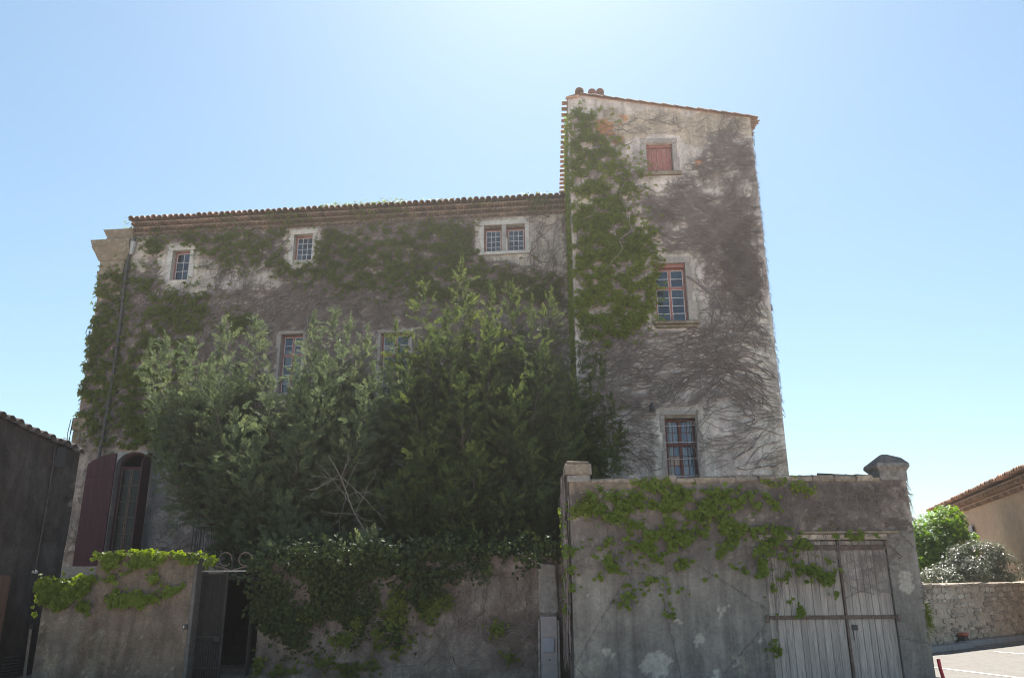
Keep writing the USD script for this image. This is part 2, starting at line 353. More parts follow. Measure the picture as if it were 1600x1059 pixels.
def half_tile(cx, y0, y1, z, r, drop=0.0, t=.018, up=True, n=7, r2=None, wob=0):
    """a half-round clay tile lying along y, with its thickness"""
    th = np.linspace(0, math.pi, n); r2 = r if r2 is None else r2
    sgn = 1 if up else -1
    def ring(y, rr, zz): return np.stack([cx + wob + rr * np.cos(th), np.full(n, y), zz + sgn * rr * np.sin(th)], 1)
    a, b, c, d = ring(y0, r, z), ring(y1, r2, z + drop), ring(y0, r - t, z), ring(y1, r2 - t, z + drop)
    v = np.vstack([a, b, c, d]); f = []
    for k in range(n - 1):
        f += [[k, k + 1, n + k + 1, n + k], [2 * n + k, 3 * n + k, 3 * n + k + 1, 2 * n + k + 1], [k, 2 * n + k, 2 * n + k + 1, k + 1], [n + k, n + k + 1, 3 * n + k + 1, 3 * n + k]]
    f += [[0, n, 3 * n, 2 * n], [n - 1, 3 * n - 1, 4 * n - 1, 2 * n - 1]]
    return v, np.array(f)

def corrugated(x0, x1, y0, y1, z0, z1, pitch, amp, gable=None, rows=.4):
    """a roof slope of channel tiles, rising from (y0, z0) to (y1, z1)"""
    k = int((x1 - x0) / pitch) * 8 + 1; m = max(2, int(abs(y1 - y0) / rows)) + 1
    X = np.linspace(x0, x1, k); t = np.repeat(np.linspace(0, 1, m), 2)[1:-1]
    lift = np.tile([.03, 0.0], m)[:len(t)]
    gx, gt = np.meshgrid(X, t, indexing='ij')
    z = z0 + gt * (z1 - z0) + np.abs(np.sin((gx - x0) / pitch * math.pi)) * amp + lift[None] 
    y = y0 + gt * (y1 - y0)
    i2 = np.arange(k * len(t)).reshape(k, len(t))
    return MB().add(np.stack([gx, y, z], -1).reshape(-1, 3), np.stack([i2[:-1, :-1], i2[1:, :-1], i2[1:, 1:], i2[:-1, 1:]], -1).reshape(-1, 4))

def window(parent, x0, x1, z0, z1, y, cols, rows, transom=None, frame_mat='red_wood', bar_mat='pale_bar', fw=.05, label=None, bw=.018):
    """frame, panes and glazing bars; cols casements side by side, rows = panes per casement (across, up)"""
    f = MB(); d = .06
    f.box(x0, x0 + fw, y, y + d, z0, z1); f.box(x1 - fw, x1, y, y + d, z0, z1)
    f.box(x0 + fw, x1 - fw, y, y + d, z0, z0 + fw); f.box(x0 + fw, x1 - fw, y, y + d, z1 - fw, z1)
    iw = (x1 - x0 - 2 * fw); edges = [x0 + fw + iw * k / cols for k in range(cols + 1)]
    for e in edges[1:-1]: f.box(e - fw * .6, e + fw * .6, y - .012, y + d - .004, z0 + fw, z1 - fw)
    zb = [(z0 + fw, z1 - fw, rows[1])]
    if transom:
        zt = z0 + (z1 - z0) * transom[0]
        f.box(x0 + fw, x1 - fw, y - .022, y + d - .008, zt - fw * .7, zt + fw * .7)
        zb = [(z0 + fw, zt - fw * .7, rows[1]), (zt + fw * .7, z1 - fw, transom[1])]
    w = part(parent, 'window', f, L[frame_mat], label=label)
    for k in range(cols):
        a = edges[k] + (fw * .6 if k else 0); b = edges[k + 1] - (fw * .6 if k < cols - 1 else 0)
        for zl, zh, nr in zb:
            cas = MB()
            cas.box(a, a + bw, y + .01, y + .045, zl, zh); cas.box(b - bw, b, y + .01, y + .045, zl, zh)
            cas.box(a + bw, b - bw, y + .01, y + .045, zl, zl + bw); cas.box(a + bw, b - bw, y + .01, y + .045, zh - bw, zh)
            part(w, 'casement', cas, L[bar_mat])
            px = np.linspace(a + bw, b - bw, rows[0] + 1); pz = np.linspace(zl + bw, zh - bw, nr + 1)
            for q in px[1:-1]: part(w, 'glazing_bar', MB().box(q - bw / 2, q + bw / 2, y + .012, y + .04, zl + bw, zh - bw), L[bar_mat])
            for q in pz[1:-1]: part(w, 'glazing_bar', MB().box(a + bw, b - bw, y + .014, y + .038, q - bw / 2, q + bw / 2), L[bar_mat])
            for i in range(rows[0]):
                for j in range(nr):
                    t1, t2 = rng.normal(0, .006, 2)
                    v = np.array([[px[i], y + .026, pz[j]], [px[i + 1], y + .026, pz[j]], [px[i + 1], y + .026, pz[j + 1]], [px[i], y + .026, pz[j + 1]]])
                    v[:, 1] += [-t1 - t2, t1 - t2, t1 + t2, -t1 + t2]
                    part(w, 'pane', MB().add(v, [[0, 1, 2, 3]]), L['glass'])
    return w

def surround(parent, x0, x1, z0, z1, w, proud, mat, sill=None, lintel=True, label=None):
    """dressed stones round an opening, standing a little proud"""
    for s, (a, b) in enumerate(((x0 - w, x0), (x1, x1 + w))):
        hs = np.linspace(z0, z1, max(2, int((z1 - z0) / .45) + 1))
        for k in range(len(hs) - 1):
            e = (.06 if (k + s) % 2 else 0.0)
            m = MB().cbox(a - (e if s == 0 else 0), b + (e if s else 0), -proud, .1, hs[k] + .004, hs[k + 1] - .004, .008, .002)
            part(parent, 'jamb_stone', m, mat)
    if lintel: part(parent, 'lintel', MB().cbox(x0 - w - .03, x1 + w + .03, -proud - .01, .12, z1 + .003, z1 + w * 1.3, .01, .003), mat)
    if sill:
        o, h, p = sill
        part(parent, 'sill', MB().cbox(x0 - o, x1 + o, -p, .2, z0 - h, z0 - .004, .012).cbox(x0 - o + .05, x1 + o - .05, -p * .55, .1, z0 - h * 1.7, z0 - h - .002, .01), mat)

# ------------------------------------------------------------------ plants on walls
def leaf_proto(n):
    """n leaflets fanned about the stalk; each a folded lozenge"""
    v, f = [], []
    for k, a in enumerate(np.linspace(-1.15, 1.15, n)):
        l = 1.0 - .35 * abs(a) / 1.15; w = .23
        c, s = math.cos(a), math.sin(a)
        for (x, y, z) in ((0, 0, 0), (-w, l * .55, .05), (0, l, -.08), (w, l * .55, .05), (0, l * .5, -.03)):
            v.append((x * c + y * s, -x * s + y * c, z))
        o = 5 * k; f += [[o, o + 4, o + 1], [o + 1, o + 4, o + 2], [o, o + 3, o + 4], [o + 3, o + 2, o + 4]]
    return np.array(v), np.array(f)

IVY = (np.array([(0, 0, 0), (-.5, .15, .06), (-.42, .6, .06), (0, 1.05, -.08), (.42, .6, .06), (.5, .15, .06), (0, .5, -.05)]),
       np.array([[0, 6, 1], [1, 6, 2], [2, 6, 3], [3, 6, 4], [4, 6, 5], [5, 6, 0]]))
LANCE = (np.array([(0, 0, 0), (-.13, .45, .03), (0, 1, -.06), (.13, .45, .03), (0, .5, -.02)]), np.array([[0, 4, 1], [1, 4, 2], [0, 3, 4], [3, 2, 4]]))

def leaves(P, N, size, proto, r, spread=.55, up=.45, tip=(0, 0, -1), tipj=.55):
    """leaves at points P facing N, tips hanging down, as one mesh with an island for each leaf"""
    pv, pf = proto; k = len(P)
    n = N + np.array([0, 0, up]) + r.normal(0, spread, (k, 3)); n /= np.linalg.norm(n, axis=1, keepdims=True)
    t = np.array(tip, float) + r.normal(0, tipj, (k, 3)); t -= n * (t * n).sum(1, keepdims=True); t /= np.linalg.norm(t, axis=1, keepdims=True)
    b = np.cross(t, n)
    s = np.broadcast_to(size, (k,))[:, None, None]
    v = P[:, None] + s * (pv[None, :, 0, None] * b[:, None] + pv[None, :, 1, None] * t[:, None] + pv[None, :, 2, None] * n[:, None])
    f = pf[None] + (np.arange(k) * len(pv))[:, None, None]
    return v.reshape(-1, 3), f.reshape(-1, 3)

def scatter(polys, frame, count, r, amp=9, scale=13, seed=0, y=0.0, soft=6.0):
    """count points on a facade inside hand-drawn patches (local x, z)"""
    b = np.array([[p[0] - p[2], p[1] - p[2], p[0] + p[2], p[1] + p[2]] if np.ndim(p[0]) == 0 else Polygon(p).bounds for p in polys])
    lo, hi = b[:, :2].min(0) - amp, b[:, 2:].max(0) + amp
    got = np.zeros((0, 2)); 
    for _ in range(60):
        q = r.uniform(lo, hi, (20000, 2)); e = r.normal(0, soft, q.shape) * (r.random((len(q), 1)) < .5); q = q[inside(polys, q[:, 0] + e[:, 0], q[:, 1] + e[:, 1], amp, scale, seed)]
        got = np.vstack([got, q])
        if len(got) >= count: break
    got = got[:count]
    x, z = frame.hit(got[:, 0], got[:, 1], y)
    return x, z, got

def clump(x, z, r, keep=.75, scale=1.6, seed=3):
    """thins points out into clumps"""
    return meshkit.fbm(np.stack([x * scale, np.zeros_like(x), z * scale], -1), 3, seed) + r.uniform(-.12, .12, len(x)) < keep

def twigs(dens, x0, x1, z0, z1, n, steps, step, r, flow=None, turn=.38, wid=(.006, .014), off=(.008, .05), stop=.06, seed=0, pull=.15):
    """wandering bare stems lying on a wall, thick where dens(x, z) is high"""
    px, pz = np.zeros(0), np.zeros(0)
    for _ in range(80):
        a, b = r.uniform(x0, x1, 4 * n), r.uniform(z0, z1, 4 * n)
        k = r.random(4 * n) < dens(a, b); px, pz = np.r_[px, a[k]], np.r_[pz, b[k]]
        if len(px) >= n: break
    px, pz = px[:n], pz[:n]; n = len(px)
    if n == 0: return [], []
    fl = flow(px, pz) if flow else r.uniform(-math.pi, math.pi, n)
    ang = fl + r.normal(0, .5, n) + np.where(r.random(n) < .5, math.pi, 0)
    pts = [np.stack([px, pz], 1)]; alive = np.ones(n, bool); count = np.ones(n, int)
    for s in range(steps):
        ang = ang + r.normal(0, turn, n)
        if flow is not None:
            f = flow(px, pz); dlt = np.angle(np.exp(2j * (f - ang))) / 2; ang = ang + pull * dlt
        px, pz = px + step * np.cos(ang), pz + step * np.sin(ang)
        alive &= (dens(px, pz) > stop * r.random(n)) & (px > x0) & (px < x1) & (pz > z0) & (pz < z1) & (r.random(n) > .012)
        pts.append(np.stack([px, pz], 1)); count += alive
    pts = np.stack(pts, 1)
    L_, W_ = [], []
    w = r.uniform(*wid, n) * np.where(r.random(n) < .08, 1.8, 1); o = r.uniform(*off, n)
    for k in range(n):
        c = count[k]
        if c < 4: continue
        t = np.linspace(0, 1, c)
        L_.append(np.c_[pts[k, :c, 0], -(o[k] + .012 * np.sin(t * 9 + k)), pts[k, :c, 1]])
        W_.append(w[k] * (1 - .75 * t))
    return L_, W_

def lookup(fn, x0, x1, z0, z1, res=.05):
    """a scalar field sampled once on a grid, then read quickly"""
    nx, nz = int((x1 - x0) / res) + 2, int((z1 - z0) / res) + 2
    gx, gz = np.meshgrid(x0 + np.arange(nx) * res, z0 + np.arange(nz) * res, indexing='ij')
    tab = fn(gx.ravel(), gz.ravel()).reshape(nx, nz)
    return lambda x, z: tab[np.clip(((x - x0) / res).astype(int), 0, nx - 1), np.clip(((z - z0) / res).astype(int), 0, nz - 1)]

def trimesh_hull(v):
    h = trimesh.convex.convex_hull(np.array(v, float)); return h.vertices, h.faces

# ------------------------------------------------------------------ the large house
HF = Frame((1.86, 24.45), -6.0)
def hx(px, py): return float(HF.hit(px, py)[0])
def hz(px, py): return float(HF.hit(px, py)[1])
def hbox(a, b, c, d): return (hx(a, d), hx(c, b), hz((a + c) / 2, d), hz((a + c) / 2, b))
HX0, HX1 = hx(140, 540), 0.35
HZ1 = 13.62                                            # top of the front wall, under the eave courses
W1, W2 = hbox(265, 391, 298, 437), hbox(457, 366, 489, 406)
W3, W4 = hbox(756, 352, 784, 394), hbox(791, 350, 820, 392)
W5, W6 = hbox(432, 522, 474, 614), hbox(591, 520, 640, 616)
DX0, DX1 = hx(163, 860), hx(218, 860); DZ0, DZ1 = 2.15, hz(192, 706)
DOOR = (DX0, DX1, DZ0, DZ1)
house_holes = [W1, W2, W3, W4, W5, W6, DOOR]

H_GREEN = [[(222, 372), (300, 360), (380, 358), (447, 362), (447, 408), (400, 420), (330, 405), (300, 380), (262, 382), (240, 402)],
           [(490, 368), (600, 360), (690, 352), (748, 352), (742, 400), (762, 425), (870, 432), (872, 470), (700, 470), (560, 455), (440, 432), (440, 414), (497, 408)],
           [(158, 425), (200, 422), (204, 480), (196, 560), (180, 640), (172, 700), (116, 655), (124, 560), (140, 480)],
           [(235, 462), (330, 455), (312, 510), (292, 600), (280, 690), (200, 702), (188, 640), (222, 520)],
           [(215, 410), (245, 440), (240, 470), (210, 450)], [(350, 505), (390, 490), (380, 520), (340, 525)]]
H_BARE = [[(256, 382), (310, 378), (325, 400), (322, 432), (300, 462), (270, 462), (246, 438), (246, 400)], [(444, 358), (494, 358), (500, 412), (470, 422), (444, 412)],
          [(745, 345), (880, 326), (880, 422), (845, 420), (800, 410), (760, 404), (745, 398)], [(205, 370), (235, 375), (228, 430), (205, 420)]]
H_PALE = [[(246, 392), (262, 388), (262, 440), (330, 405), (440, 420), (440, 445), (340, 455), (300, 462), (262, 462), (244, 440)],
          [(240, 690), (345, 690), (345, 870), (235, 870)], [(105, 655), (140, 650), (140, 700), (105, 700)]]
def house_tone(x, z):
    px, py = HF.px(x, 0, z)
    c = np.tile([.19, .15, .135], (len(px), 1))
    m2 = meshkit.fbm(np.stack([x * 4.5, z * 9.5, x * 0], -1), 2, 62) > .60; c[m2] = (.37, .31, .275)
    c[inside(H_PALE, px, py, 12, 16, 3)] = (.37, .325, .30)
    c[inside(H_BARE, px, py, 5, 12, 4)] = (.38, .335, .30)
    c[(py > 690)] = (.25, .21, .19)
    c[inside([[(200, 690), (222, 690), (240, 1000), (130, 1000)]], px, py, 3, 12, 4) & (x > DX1) & (x < DX1 + .55)] = (.165, .155, .15)
    for a, b, c0, d in (W1, W2, W3, W4):
        m = (x > a - .32) & (x < b + .32) & (z > c0 - .3) & (z < d + .25)
        c[m] = (.43, .38, .34)
    rough = meshkit.fbm(np.stack([x * 3, z * 5, x * 0], -1), 3, 8)
    return c * (.75 + .5 * rough)[:, None]

house = thing('country_house', 'long three storey plastered house with tiled eaves, half hidden by climbing plants and conifers', 'house', HF)
(wv, wf), wt, _ = wall(HF, HX0, HX1, 0, HZ1, house_holes, .075, house_tone, reveal=.30, depth=9.0, disp=.07, seed=4)
# the arched head of the french window, as a spandrel of the wall
cx = (DX0 + DX1) / 2; rise = .42; span = (DX1 - DX0) / 2
arch = [(cx + span * math.cos(a), DZ1 - rise + rise * math.sin(a)) for a in np.linspace(0, math.pi, 15)]
sp = Polygon([(DX1, DZ1)] + arch + [(DX0, DZ1)]).buffer(0)
for gg in getattr(sp, 'geoms', [sp]):
    e = trimesh.creation.extrude_polygon(gg, .3, engine='earcut'); v = e.vertices[:, [0, 2, 1]]
    wf = np.vstack([wf, e.faces[:, ::-1] + len(wv)]); wv = np.vstack([wv, v]); wt = np.vstack([wt, np.tile([.25, .25, .255], (len(v), 1))])
part(house, 'wall', (wv, wf), L['plaster'], tone=wt)

for zf in (5.9, 9.2, HZ1 - .1): part(house, 'inner_floor', MB().box(HX0 + .05, HX1 - .05, .32, 8.9, zf - .1, zf), L['mortar'])
def house_window(b, cols, rows, transom=None, proud=.02, sill=None, w=.14, mat='whitewash', bar='pale_bar', fm='red_wood', label=None):
    surround(house, *b, w, proud, L[mat], sill=sill)
    return window(house, b[0] + .01, b[1] - .01, b[2] + .01, b[3] - .01, .2, cols, rows, transom, fm, bar, label=label)
house_window(W1, 1, (2, 3), label='small window with a red frame near the left corner')
house_window(W2, 1, (3, 4), label='small square window in a bare patch of plaster')
window(house, W3[0] + .01, W3[1] - .01, W3[2] + .01, W3[3] - .09, .2, 1, (3, 4), None, 'red_wood', 'pale_bar', label='left half of the twin window')
window(house, W4[0] + .01, W4[1] - .01, W4[2] + .01, W4[3] - .09, .2, 1, (3, 4), None, 'red_wood', 'pale_bar', label='right half of the twin window')
surround(house, W3[0], W3[1] + .0, W3[2], W3[3], .14, .02, L['whitewash'], lintel=False)
part(house, 'jamb_stone', MB().cbox(W4[1], W4[1] + .15, -.02, .1, W4[2], W4[3], .01), L['whitewash'])
part(house, 'mullion', MB().cbox(W3[1] + .002, W4[0] - .002, -.024, .25, W3[2], W3[3], .012), L['stone_grey'])
part(house, 'lintel', MB().cbox(W3[0] - .16, W4[1] + .16, -.028, .12, W3[3] + .003, W3[3] + .17, .01), L['whitewash'])
part(house, 'sill', MB().cbox(W3[0] - .16, W4[1] + .18, -.10, .2, W3[2] - .12, W3[2] - .004, .012), L['whitewash'])
house_window(W5, 2, (1, 4), (.66, 2), mat='stone_dim', w=.1, label='tall cross window behind the left conifer')
house_window(W6, 2, (1, 4), (.66, 2), mat='stone_dim', w=.1, label='tall cross window between the two conifers')

# french window with open dark red shutters
fw = MB(); fy = .24
fw.box(DX0, DX0 + .07, fy, fy + .07, DZ0, DZ1 - rise * .6); fw.box(DX1 - .07, DX1, fy, fy + .07, DZ0, DZ1 - rise * .6)
fw.tube([(cx + (span - .03) * math.cos(a), fy + .03, DZ1 - rise - .02 + rise * math.sin(a)) for a in np.linspace(0.02, math.pi - .02, 14)], .045, 6)
fw.box(DX0, DX1, fy + .01, fy + .06, DZ1 - rise - .12, DZ1 - rise - .04)
fd = part(house, 'french_window', fw, L['dark_red'], label='tall arched window standing half open')
for k in range(2):
    a = DX0 + .07 + k * .36; b = a + .34
    part(fd, 'casement', MB().box(a, a + .035, fy + .01, fy + .05, DZ0, DZ1 - rise - .12).box(b - .035, b, fy + .01, fy + .05, DZ0, DZ1 - rise - .12).box(a + .035, b - .035, fy + .01, fy + .05, DZ0, DZ0 + .5), L['rust_iron'])
    zz = np.linspace(DZ0 + .5, DZ1 - rise - .13, 6)
    for j in range(5):
        part(fd, 'glazing_bar', MB().box(a + .035, b - .035, fy + .014, fy + .045, zz[j + 1] - .02, zz[j + 1]), L['rust_iron'])
        part(fd, 'pane', MB().box(a + .035, b - .035, fy + .028, fy + .032, zz[j], zz[j + 1] - .02), L['dusty_glass'])
def shutter(hinge_x, ang, width, side, label):
    h0, h1 = DZ0 - .12, DZ1 - .05
    s = part(house, 'shutter', MB().box(hinge_x - .0005, hinge_x + .0005, -.011, -.01, h0 + .5, h0 + .52), L['iron'], label=label)
    c, sn = math.cos(ang), math.sin(ang)
    n = 5
    for k in range(n):
        a, b = width * k / n, width * (k + 1) / n - .004
        tops = [h1 - .38 * (q / width) ** 2 for q in (a, b)]
        v = []
        for y in (-.02, .02):
            for q, tp in ((a, tops[0]), (b, tops[1])):
                for z in (h0, tp): v.append((hinge_x + side * (q * c) - 0 * y + y * sn * 1, -.03 - q * sn + y * c, z))
        part(s, 'plank', trimesh_hull(v), L['dark_red'])
    for z in (h0 + .35, h0 + 1.7, h1 - .75):
        m = []
        for y in (-.045, -.022):
            for q in (.03, width - .05):
                for dz in (0, .09): m.append((hinge_x + side * q * c + y * sn, -.03 - q * sn + y * c, z + dz))
        part(s, 'ledge', trimesh_hull(m), L['dark_red'])
shutter(DX0 - .02, math.radians(20), .82, -1, 'dark red shutter folded back to the left of the tall window')
shutter(DX1 + .02, math.radians(82), .66, 1, 'dark red shutter standing open edge on')
part(house, 'gutter_stub', MB().box(hx(121, 880) - .05, hx(121, 880) + .05, -.05, .02, 2.0, 3.1), L['iron'])

# corner pier with its moulded stone cap
pz = lambda py: hz(180, py)
P0, P1 = hx(163, 400), hx(203, 400)
mould = [(360, 376, .10, -.10), (378, 388, .42, .34), (388, 398, .36, .22), (398, 408, .22, .10), (408, 424, .05, .03), (424, 430, .09, .08), (430, 462, .03, .03)]
pxl = HX0
for k, (a, b, o1, o2) in enumerate(mould):
    zt, zb = pz(a), pz(b)
    right = P1 + (.05 if k < 4 else -.12)
    m = MB()
    lo, hi = pxl - max(o1, o2), right
    pts = [(pxl - o1, -.06 - o1 * .5, zt - .004), (pxl - o2, -.06 - o2 * .5, zb), (right, -.06 - o1 * .5, zt - .004), (right, -.06 - o2 * .5, zb),
           (pxl - o1, .9, zt - .004), (pxl - o2, .9, zb), (right, .9, zt - .004), (right, .9, zb)]
    part(house, 'cornice_stone', trimesh_hull(pts), L['stone'])
part(house, 'string_course', MB().cbox(HX0 - .14, hx(140, 660), -.10, .6, hz(120, 672), hz(120, 653), .02), L['stone'])
part(house, 'string_course', MB().cbox(HX0 - .10, hx(128, 668), -.04, .6, hz(120, 692), hz(120, 673), .02), L['stone'])

# tiled eave: three corbelled rows under the front row of roof tiles
GX0 = hx(211, 360); pitch = .212; nt = int((HX1 - GX0) / pitch)
for row in range(3):
    z = HZ1 + .02 + row * .155; out = .10 + row * .115
    for k in range(nt):
        v, f = half_tile(GX0 + (k + .5 + (.5 if row % 2 else 0)) * pitch - (pitch / 2 if row % 2 else 0), -out, .25, z, .088, 0, .018, True, 6)
        v = v + rng.normal(0, .006, 3); part(house, 'eave_tile', (v, f), L['tile_pale'])
    bed = MB().box(GX0, HX1, -out + .085, .3, z + .092, z + .15)
    part(house, 'mortar_bed', bed, L['eave_mortar'])
part(house, 'wall_head', MB().box(GX0, HX1, .02, .3, HZ1 - .001, HZ1 + .49), L['eave_mortar'])
RZ = HZ1 + .50
for k in range(nt):
    x = GX0 + (k + .5) * pitch
    v, f = half_tile(x, -.50 + rng.normal(0, .02), .1, RZ - .02 + rng.normal(0, .008), .098, .13, .018, True, 7, .085)
    part(house, 'roof_tile', (v, f), L['tile'])
part(house, 'roof', corrugated(GX0 - .05, HX1, -.42, 4.7, RZ - .06, RZ + 1.35, pitch, .085), L['tile'])
part(house, 'roof', corrugated(HX0, HX1, 9.2, 4.7, RZ - .1, RZ + 1.35, pitch, .085), L['tile'])
part(house, 'roof', MB().add([[HX0, -.02, pz(378) + .0], [GX0 - .05, -.02, pz(378)], [GX0 - .05, 5, RZ + .6], [HX0, 5, RZ + .6]], [[0, 1, 2, 3]]).add([[GX0 - .04, -.02, HZ1 - .5], [GX0 - .04, -.02, RZ], [GX0 - .04, 4.7, RZ + 1.35], [GX0 - .04, 4.7, HZ1 - .5]], [[0, 1, 2, 3]]), L['tile'])
ax, az = HF.hit(708, 320, 1.0)
part(house, 'aerial', MB().tube([(ax, 1.0, RZ + .2), (ax, 1.0, az + .28)], .022, 5), L['iron'])

# rainwater pipe
pp = [(214, 372), (211, 384), (205, 400), (200, 425), (193, 490), (186, 545), (178, 600), (168, 660), (156, 725)]
dp = thing('drain_pipe', 'dark rainwater pipe running down the left end of the long house', 'drainpipe', HF)
pth = [(hx(a, b) , -.12, hz(a, b)) for a, b in pp]
part(dp, 'pipe', MB().tube(pth, .055, 8), L['grey_metal'])
part(dp, 'outlet', MB().tube([(pth[1][0], -.12, pth[1][2] + .1), (pth[1][0] - .02, -.12, pth[2][2])], [.1, .065], 8), L['zinc'])
for q in (3, 5, 7): part(dp, 'bracket', MB().box(pth[q][0] - .08, pth[q][0] + .08, -.185, .0, pth[q][2] - .02, pth[q][2] + .02), L['iron'])

# ------------------------------------------------------------------ the tower
TF = Frame((1.86, 22.0), -2.5)
TW = float(TF.hit(1172, 184)[0]); TD = 6.6
def tx(px, py): return float(TF.hit(px, py)[0])
def tz(px, py): return float(TF.hit(px, py)[1])
def tbox(a, b, c, d): return (tx(a, d), tx(c, b), tz((a + c) / 2, d), tz((a + c) / 2, b))
T1, T2, T3 = tbox(1012, 224, 1050, 269), tbox(1027, 411, 1070, 503), tbox(1045, 648, 1086, 760)
RIDGE = tx(905, 147)
zl, zr, zt = tz(888, 154), tz(1172, 184), tz(905, 149)
def ttop(x): return np.where(x < RIDGE, zl + (zt - zl) * x / RIDGE, zt + (zr - zt) * (x - RIDGE) / (TW - RIDGE))

T_GREEN = [[(886, 165), (922, 178), (945, 225), (975, 255), (1003, 272), (996, 300), (975, 300), (985, 335), (1000, 355), (1018, 345), (1020, 420), (1025, 440), (1022, 490), (1000, 512), (950, 532), (915, 522), (897, 490), (893, 440), (897, 350), (890, 300), (889, 240)]]
T_GAP = [(905, 285, 10), (900, 330, 8), (903, 395, 9), (900, 445, 9), (1005, 470, 8), (925, 275, 10), (896, 215, 6), (955, 300, 8), (898, 370, 7), (930, 440, 6), (1010, 425, 9)]
T_DENSE = [[(1176, 212), (1140, 205), (1105, 222), (1085, 250), (1098, 285), (1060, 292), (1010, 300), (1000, 330), (1018, 385), (1085, 395), (1105, 440), (1140, 480), (1196, 475), (1192, 330)]]
T_MID = [[(930, 530), (1000, 512), (1090, 520), (1100, 400), (1200, 480), (1215, 640), (1190, 690), (1090, 640), (1040, 640), (1030, 740), (900, 740), (905, 540)]]
T_TOP = [[(935, 170), (1172, 185), (1172, 225), (1085, 235), (1060, 215), (1005, 215), (960, 230)]]
def tower_tone(x, z):
    px, py = TF.px(x, 0, z)
    c = np.tile([.475, .405, .375], (len(px), 1))
    c[inside(T_TOP, px, py, 14, 16, 2)] = (.38, .31, .25)
    c[inside(T_MID, px, py, 20, 18, 3)] = (.39, .345, .325)
    m = inside(T_DENSE, px, py, 22, 12, 4); c[m] = (.42, .36, .325)
    m2 = m & (meshkit.fbm(np.stack([x * 5, z * 11, x * 0], -1), 2, 61) < .56); c[m2] = (.25, .205, .185)
    c[inside([(943, 200, 16), (975, 185, 5), (1095, 255, 7), (965, 215, 8)], px, py, 9, 8, 5)] = (.42, .21, .11)
    q = (x > TW - .78 + .06 * np.sin(z * 7)) & (z < tz(1190, 480))
    c[q] = (.50, .45, .405)
    q = inside([[(1218, 700), (1240, 700), (1240, 745), (1205, 745)]], px, py, 5, 10, 6); c[q] = (.34, .29, .25)
    for a, b, c0, d in (T2, T3):
        m = (x > a - .35) & (x < b + .4) & (z > c0 - .2) & (z < d + .3); c[m] = (.39, .345, .31)
    m = (x > T3[0] - .35) & (x < T3[1] + .45) & ~((x > T3[0] - .1) & (x < T3[1] + .15)) & (z < T3[3] + .1); c[m] = (.48, .43, .39)
    return c * (.75 + .5 * meshkit.fbm(np.stack([x * 3, z * 5, x * 0], -1), 3, 9))[:, None]

tower = thing('stone_tower', 'tall plastered square tower with three windows rising at the right of the house', 'tower', TF)
wm, wt, _ = wall(TF, 0, TW, 0, 16.0, [T1, T2, T3], .06, tower_tone, reveal=.28, top_fn=ttop, zc=T1[3] + .25, depth=TD, disp=.05, seed=6)
part(tower, 'wall', wm, L['plaster'], tone=wt)
# shuttered top opening
surround(tower, *T1, .13, .012, L['stone_dim'])
part(tower, 'sill', MB().cbox(T1[0] - .2, T1[1] + .22, -.10, .2, T1[2] - .13, T1[2] - .004, .012), L['stone'])
sh = part(tower, 'shutter', MB().box(T1[0] + .01, T1[1] - .01, .17, .2, T1[2], T1[3] - .1).box(T1[0] + .01, T1[1] - .01, .10, .22, T1[3] - .1, T1[3] - .01), L['red_wood'], label='closed faded red shutter in the top opening')
wsh = (T1[1] - T1[0] - .04) / 5
for k in range(5): part(sh, 'plank', MB().cbox(T1[0] + .02 + k * wsh, T1[0] + .02 + (k + 1) * wsh - .006, .14, .168, T1[2] + .01, T1[3] - .11, .005), L['red_wood'])
# cross window and its moulded sill
surround(tower, *T2, .15, .012, L['stone_dim'])
part(tower, 'sill', MB().cbox(T2[0] - .12, T2[1] + .28, -.16, .2, T2[2] - .09, T2[2] - .003, .015).cbox(T2[0] - .06, T2[1] + .22, -.10, .2, T2[2] - .19, T2[2] - .092, .02), L['stone'])
part(tower, 'timber_head', MB().cbox(T2[0] + .005, T2[1] - .005, .06, .26, T2[3] - .12, T2[3] - .004, .008), L['red_wood'])
window(tower, T2[0] + .01, T2[1] - .01, T2[2] + .01, T2[3] - .13, .18, 2, (1, 4), (.64, 2), label='tall red cross window with pale glazing bars')
# lower window with bars and curtains
surround(tower, *T3, .08, .008, L['stone_dim'])
part(tower, 'timber_head', MB().cbox(T3[0] - .02, T3[1] + .02, .004, .22, T3[3] - .09, T3[3] + .002, .008), L['stone'])
window(tower, T3[0] + .01, T3[1] - .01, T3[2] + .01, T3[3] - .1, .2, 2, (2, 4), (.62, 2), frame_mat='brown_red', bar_mat='brown_red', label='lower red window with grey curtains and iron bars')
for a, b in ((T3[0] + .08, T3[0] + .37), (T3[1] - .36, T3[1] - .09)):
    xx = np.linspace(a, b, 25); yy = .33 + .02 * np.sin(xx * 60)
    v = np.vstack([np.c_[xx, yy, np.full(25, T3[2])], np.c_[xx, yy, np.full(25, T3[3] - .15)], np.c_[xx, yy + .004, np.full(25, T3[2])], np.c_[xx, yy + .004, np.full(25, T3[3] - .15)]])
    i = np.arange(24)
    part(tower, 'curtain', (v, np.vstack([np.c_[i, i + 1, i + 26, i + 25], np.c_[i + 50, i + 75, i + 76, i + 51]])), L['curtain'], smooth=True)
for q in np.linspace(T3[0] + .1, T3[1] - .1, 4)[[0, 3]]: part(tower, 'window_bar', MB().tube([(q, .06, T3[2]), (q, .06, T3[3] - .1)], .010, 5), L['rust_iron'])
for z in np.linspace(T3[2] + .3, T3[3] - .3, 4): part(tower, 'window_bar', MB().tube([(T3[0], .07, z), (T3[1], .07, z + .01)], .009, 5), L['pale_bar'])
part(tower, 'iron_anchor', MB().tube([(tx(1018, 630), -.1, tz(1018, 630)), (tx(1018, 640), -.08, tz(1018, 643))], [.03, .07], 6), L['iron'])
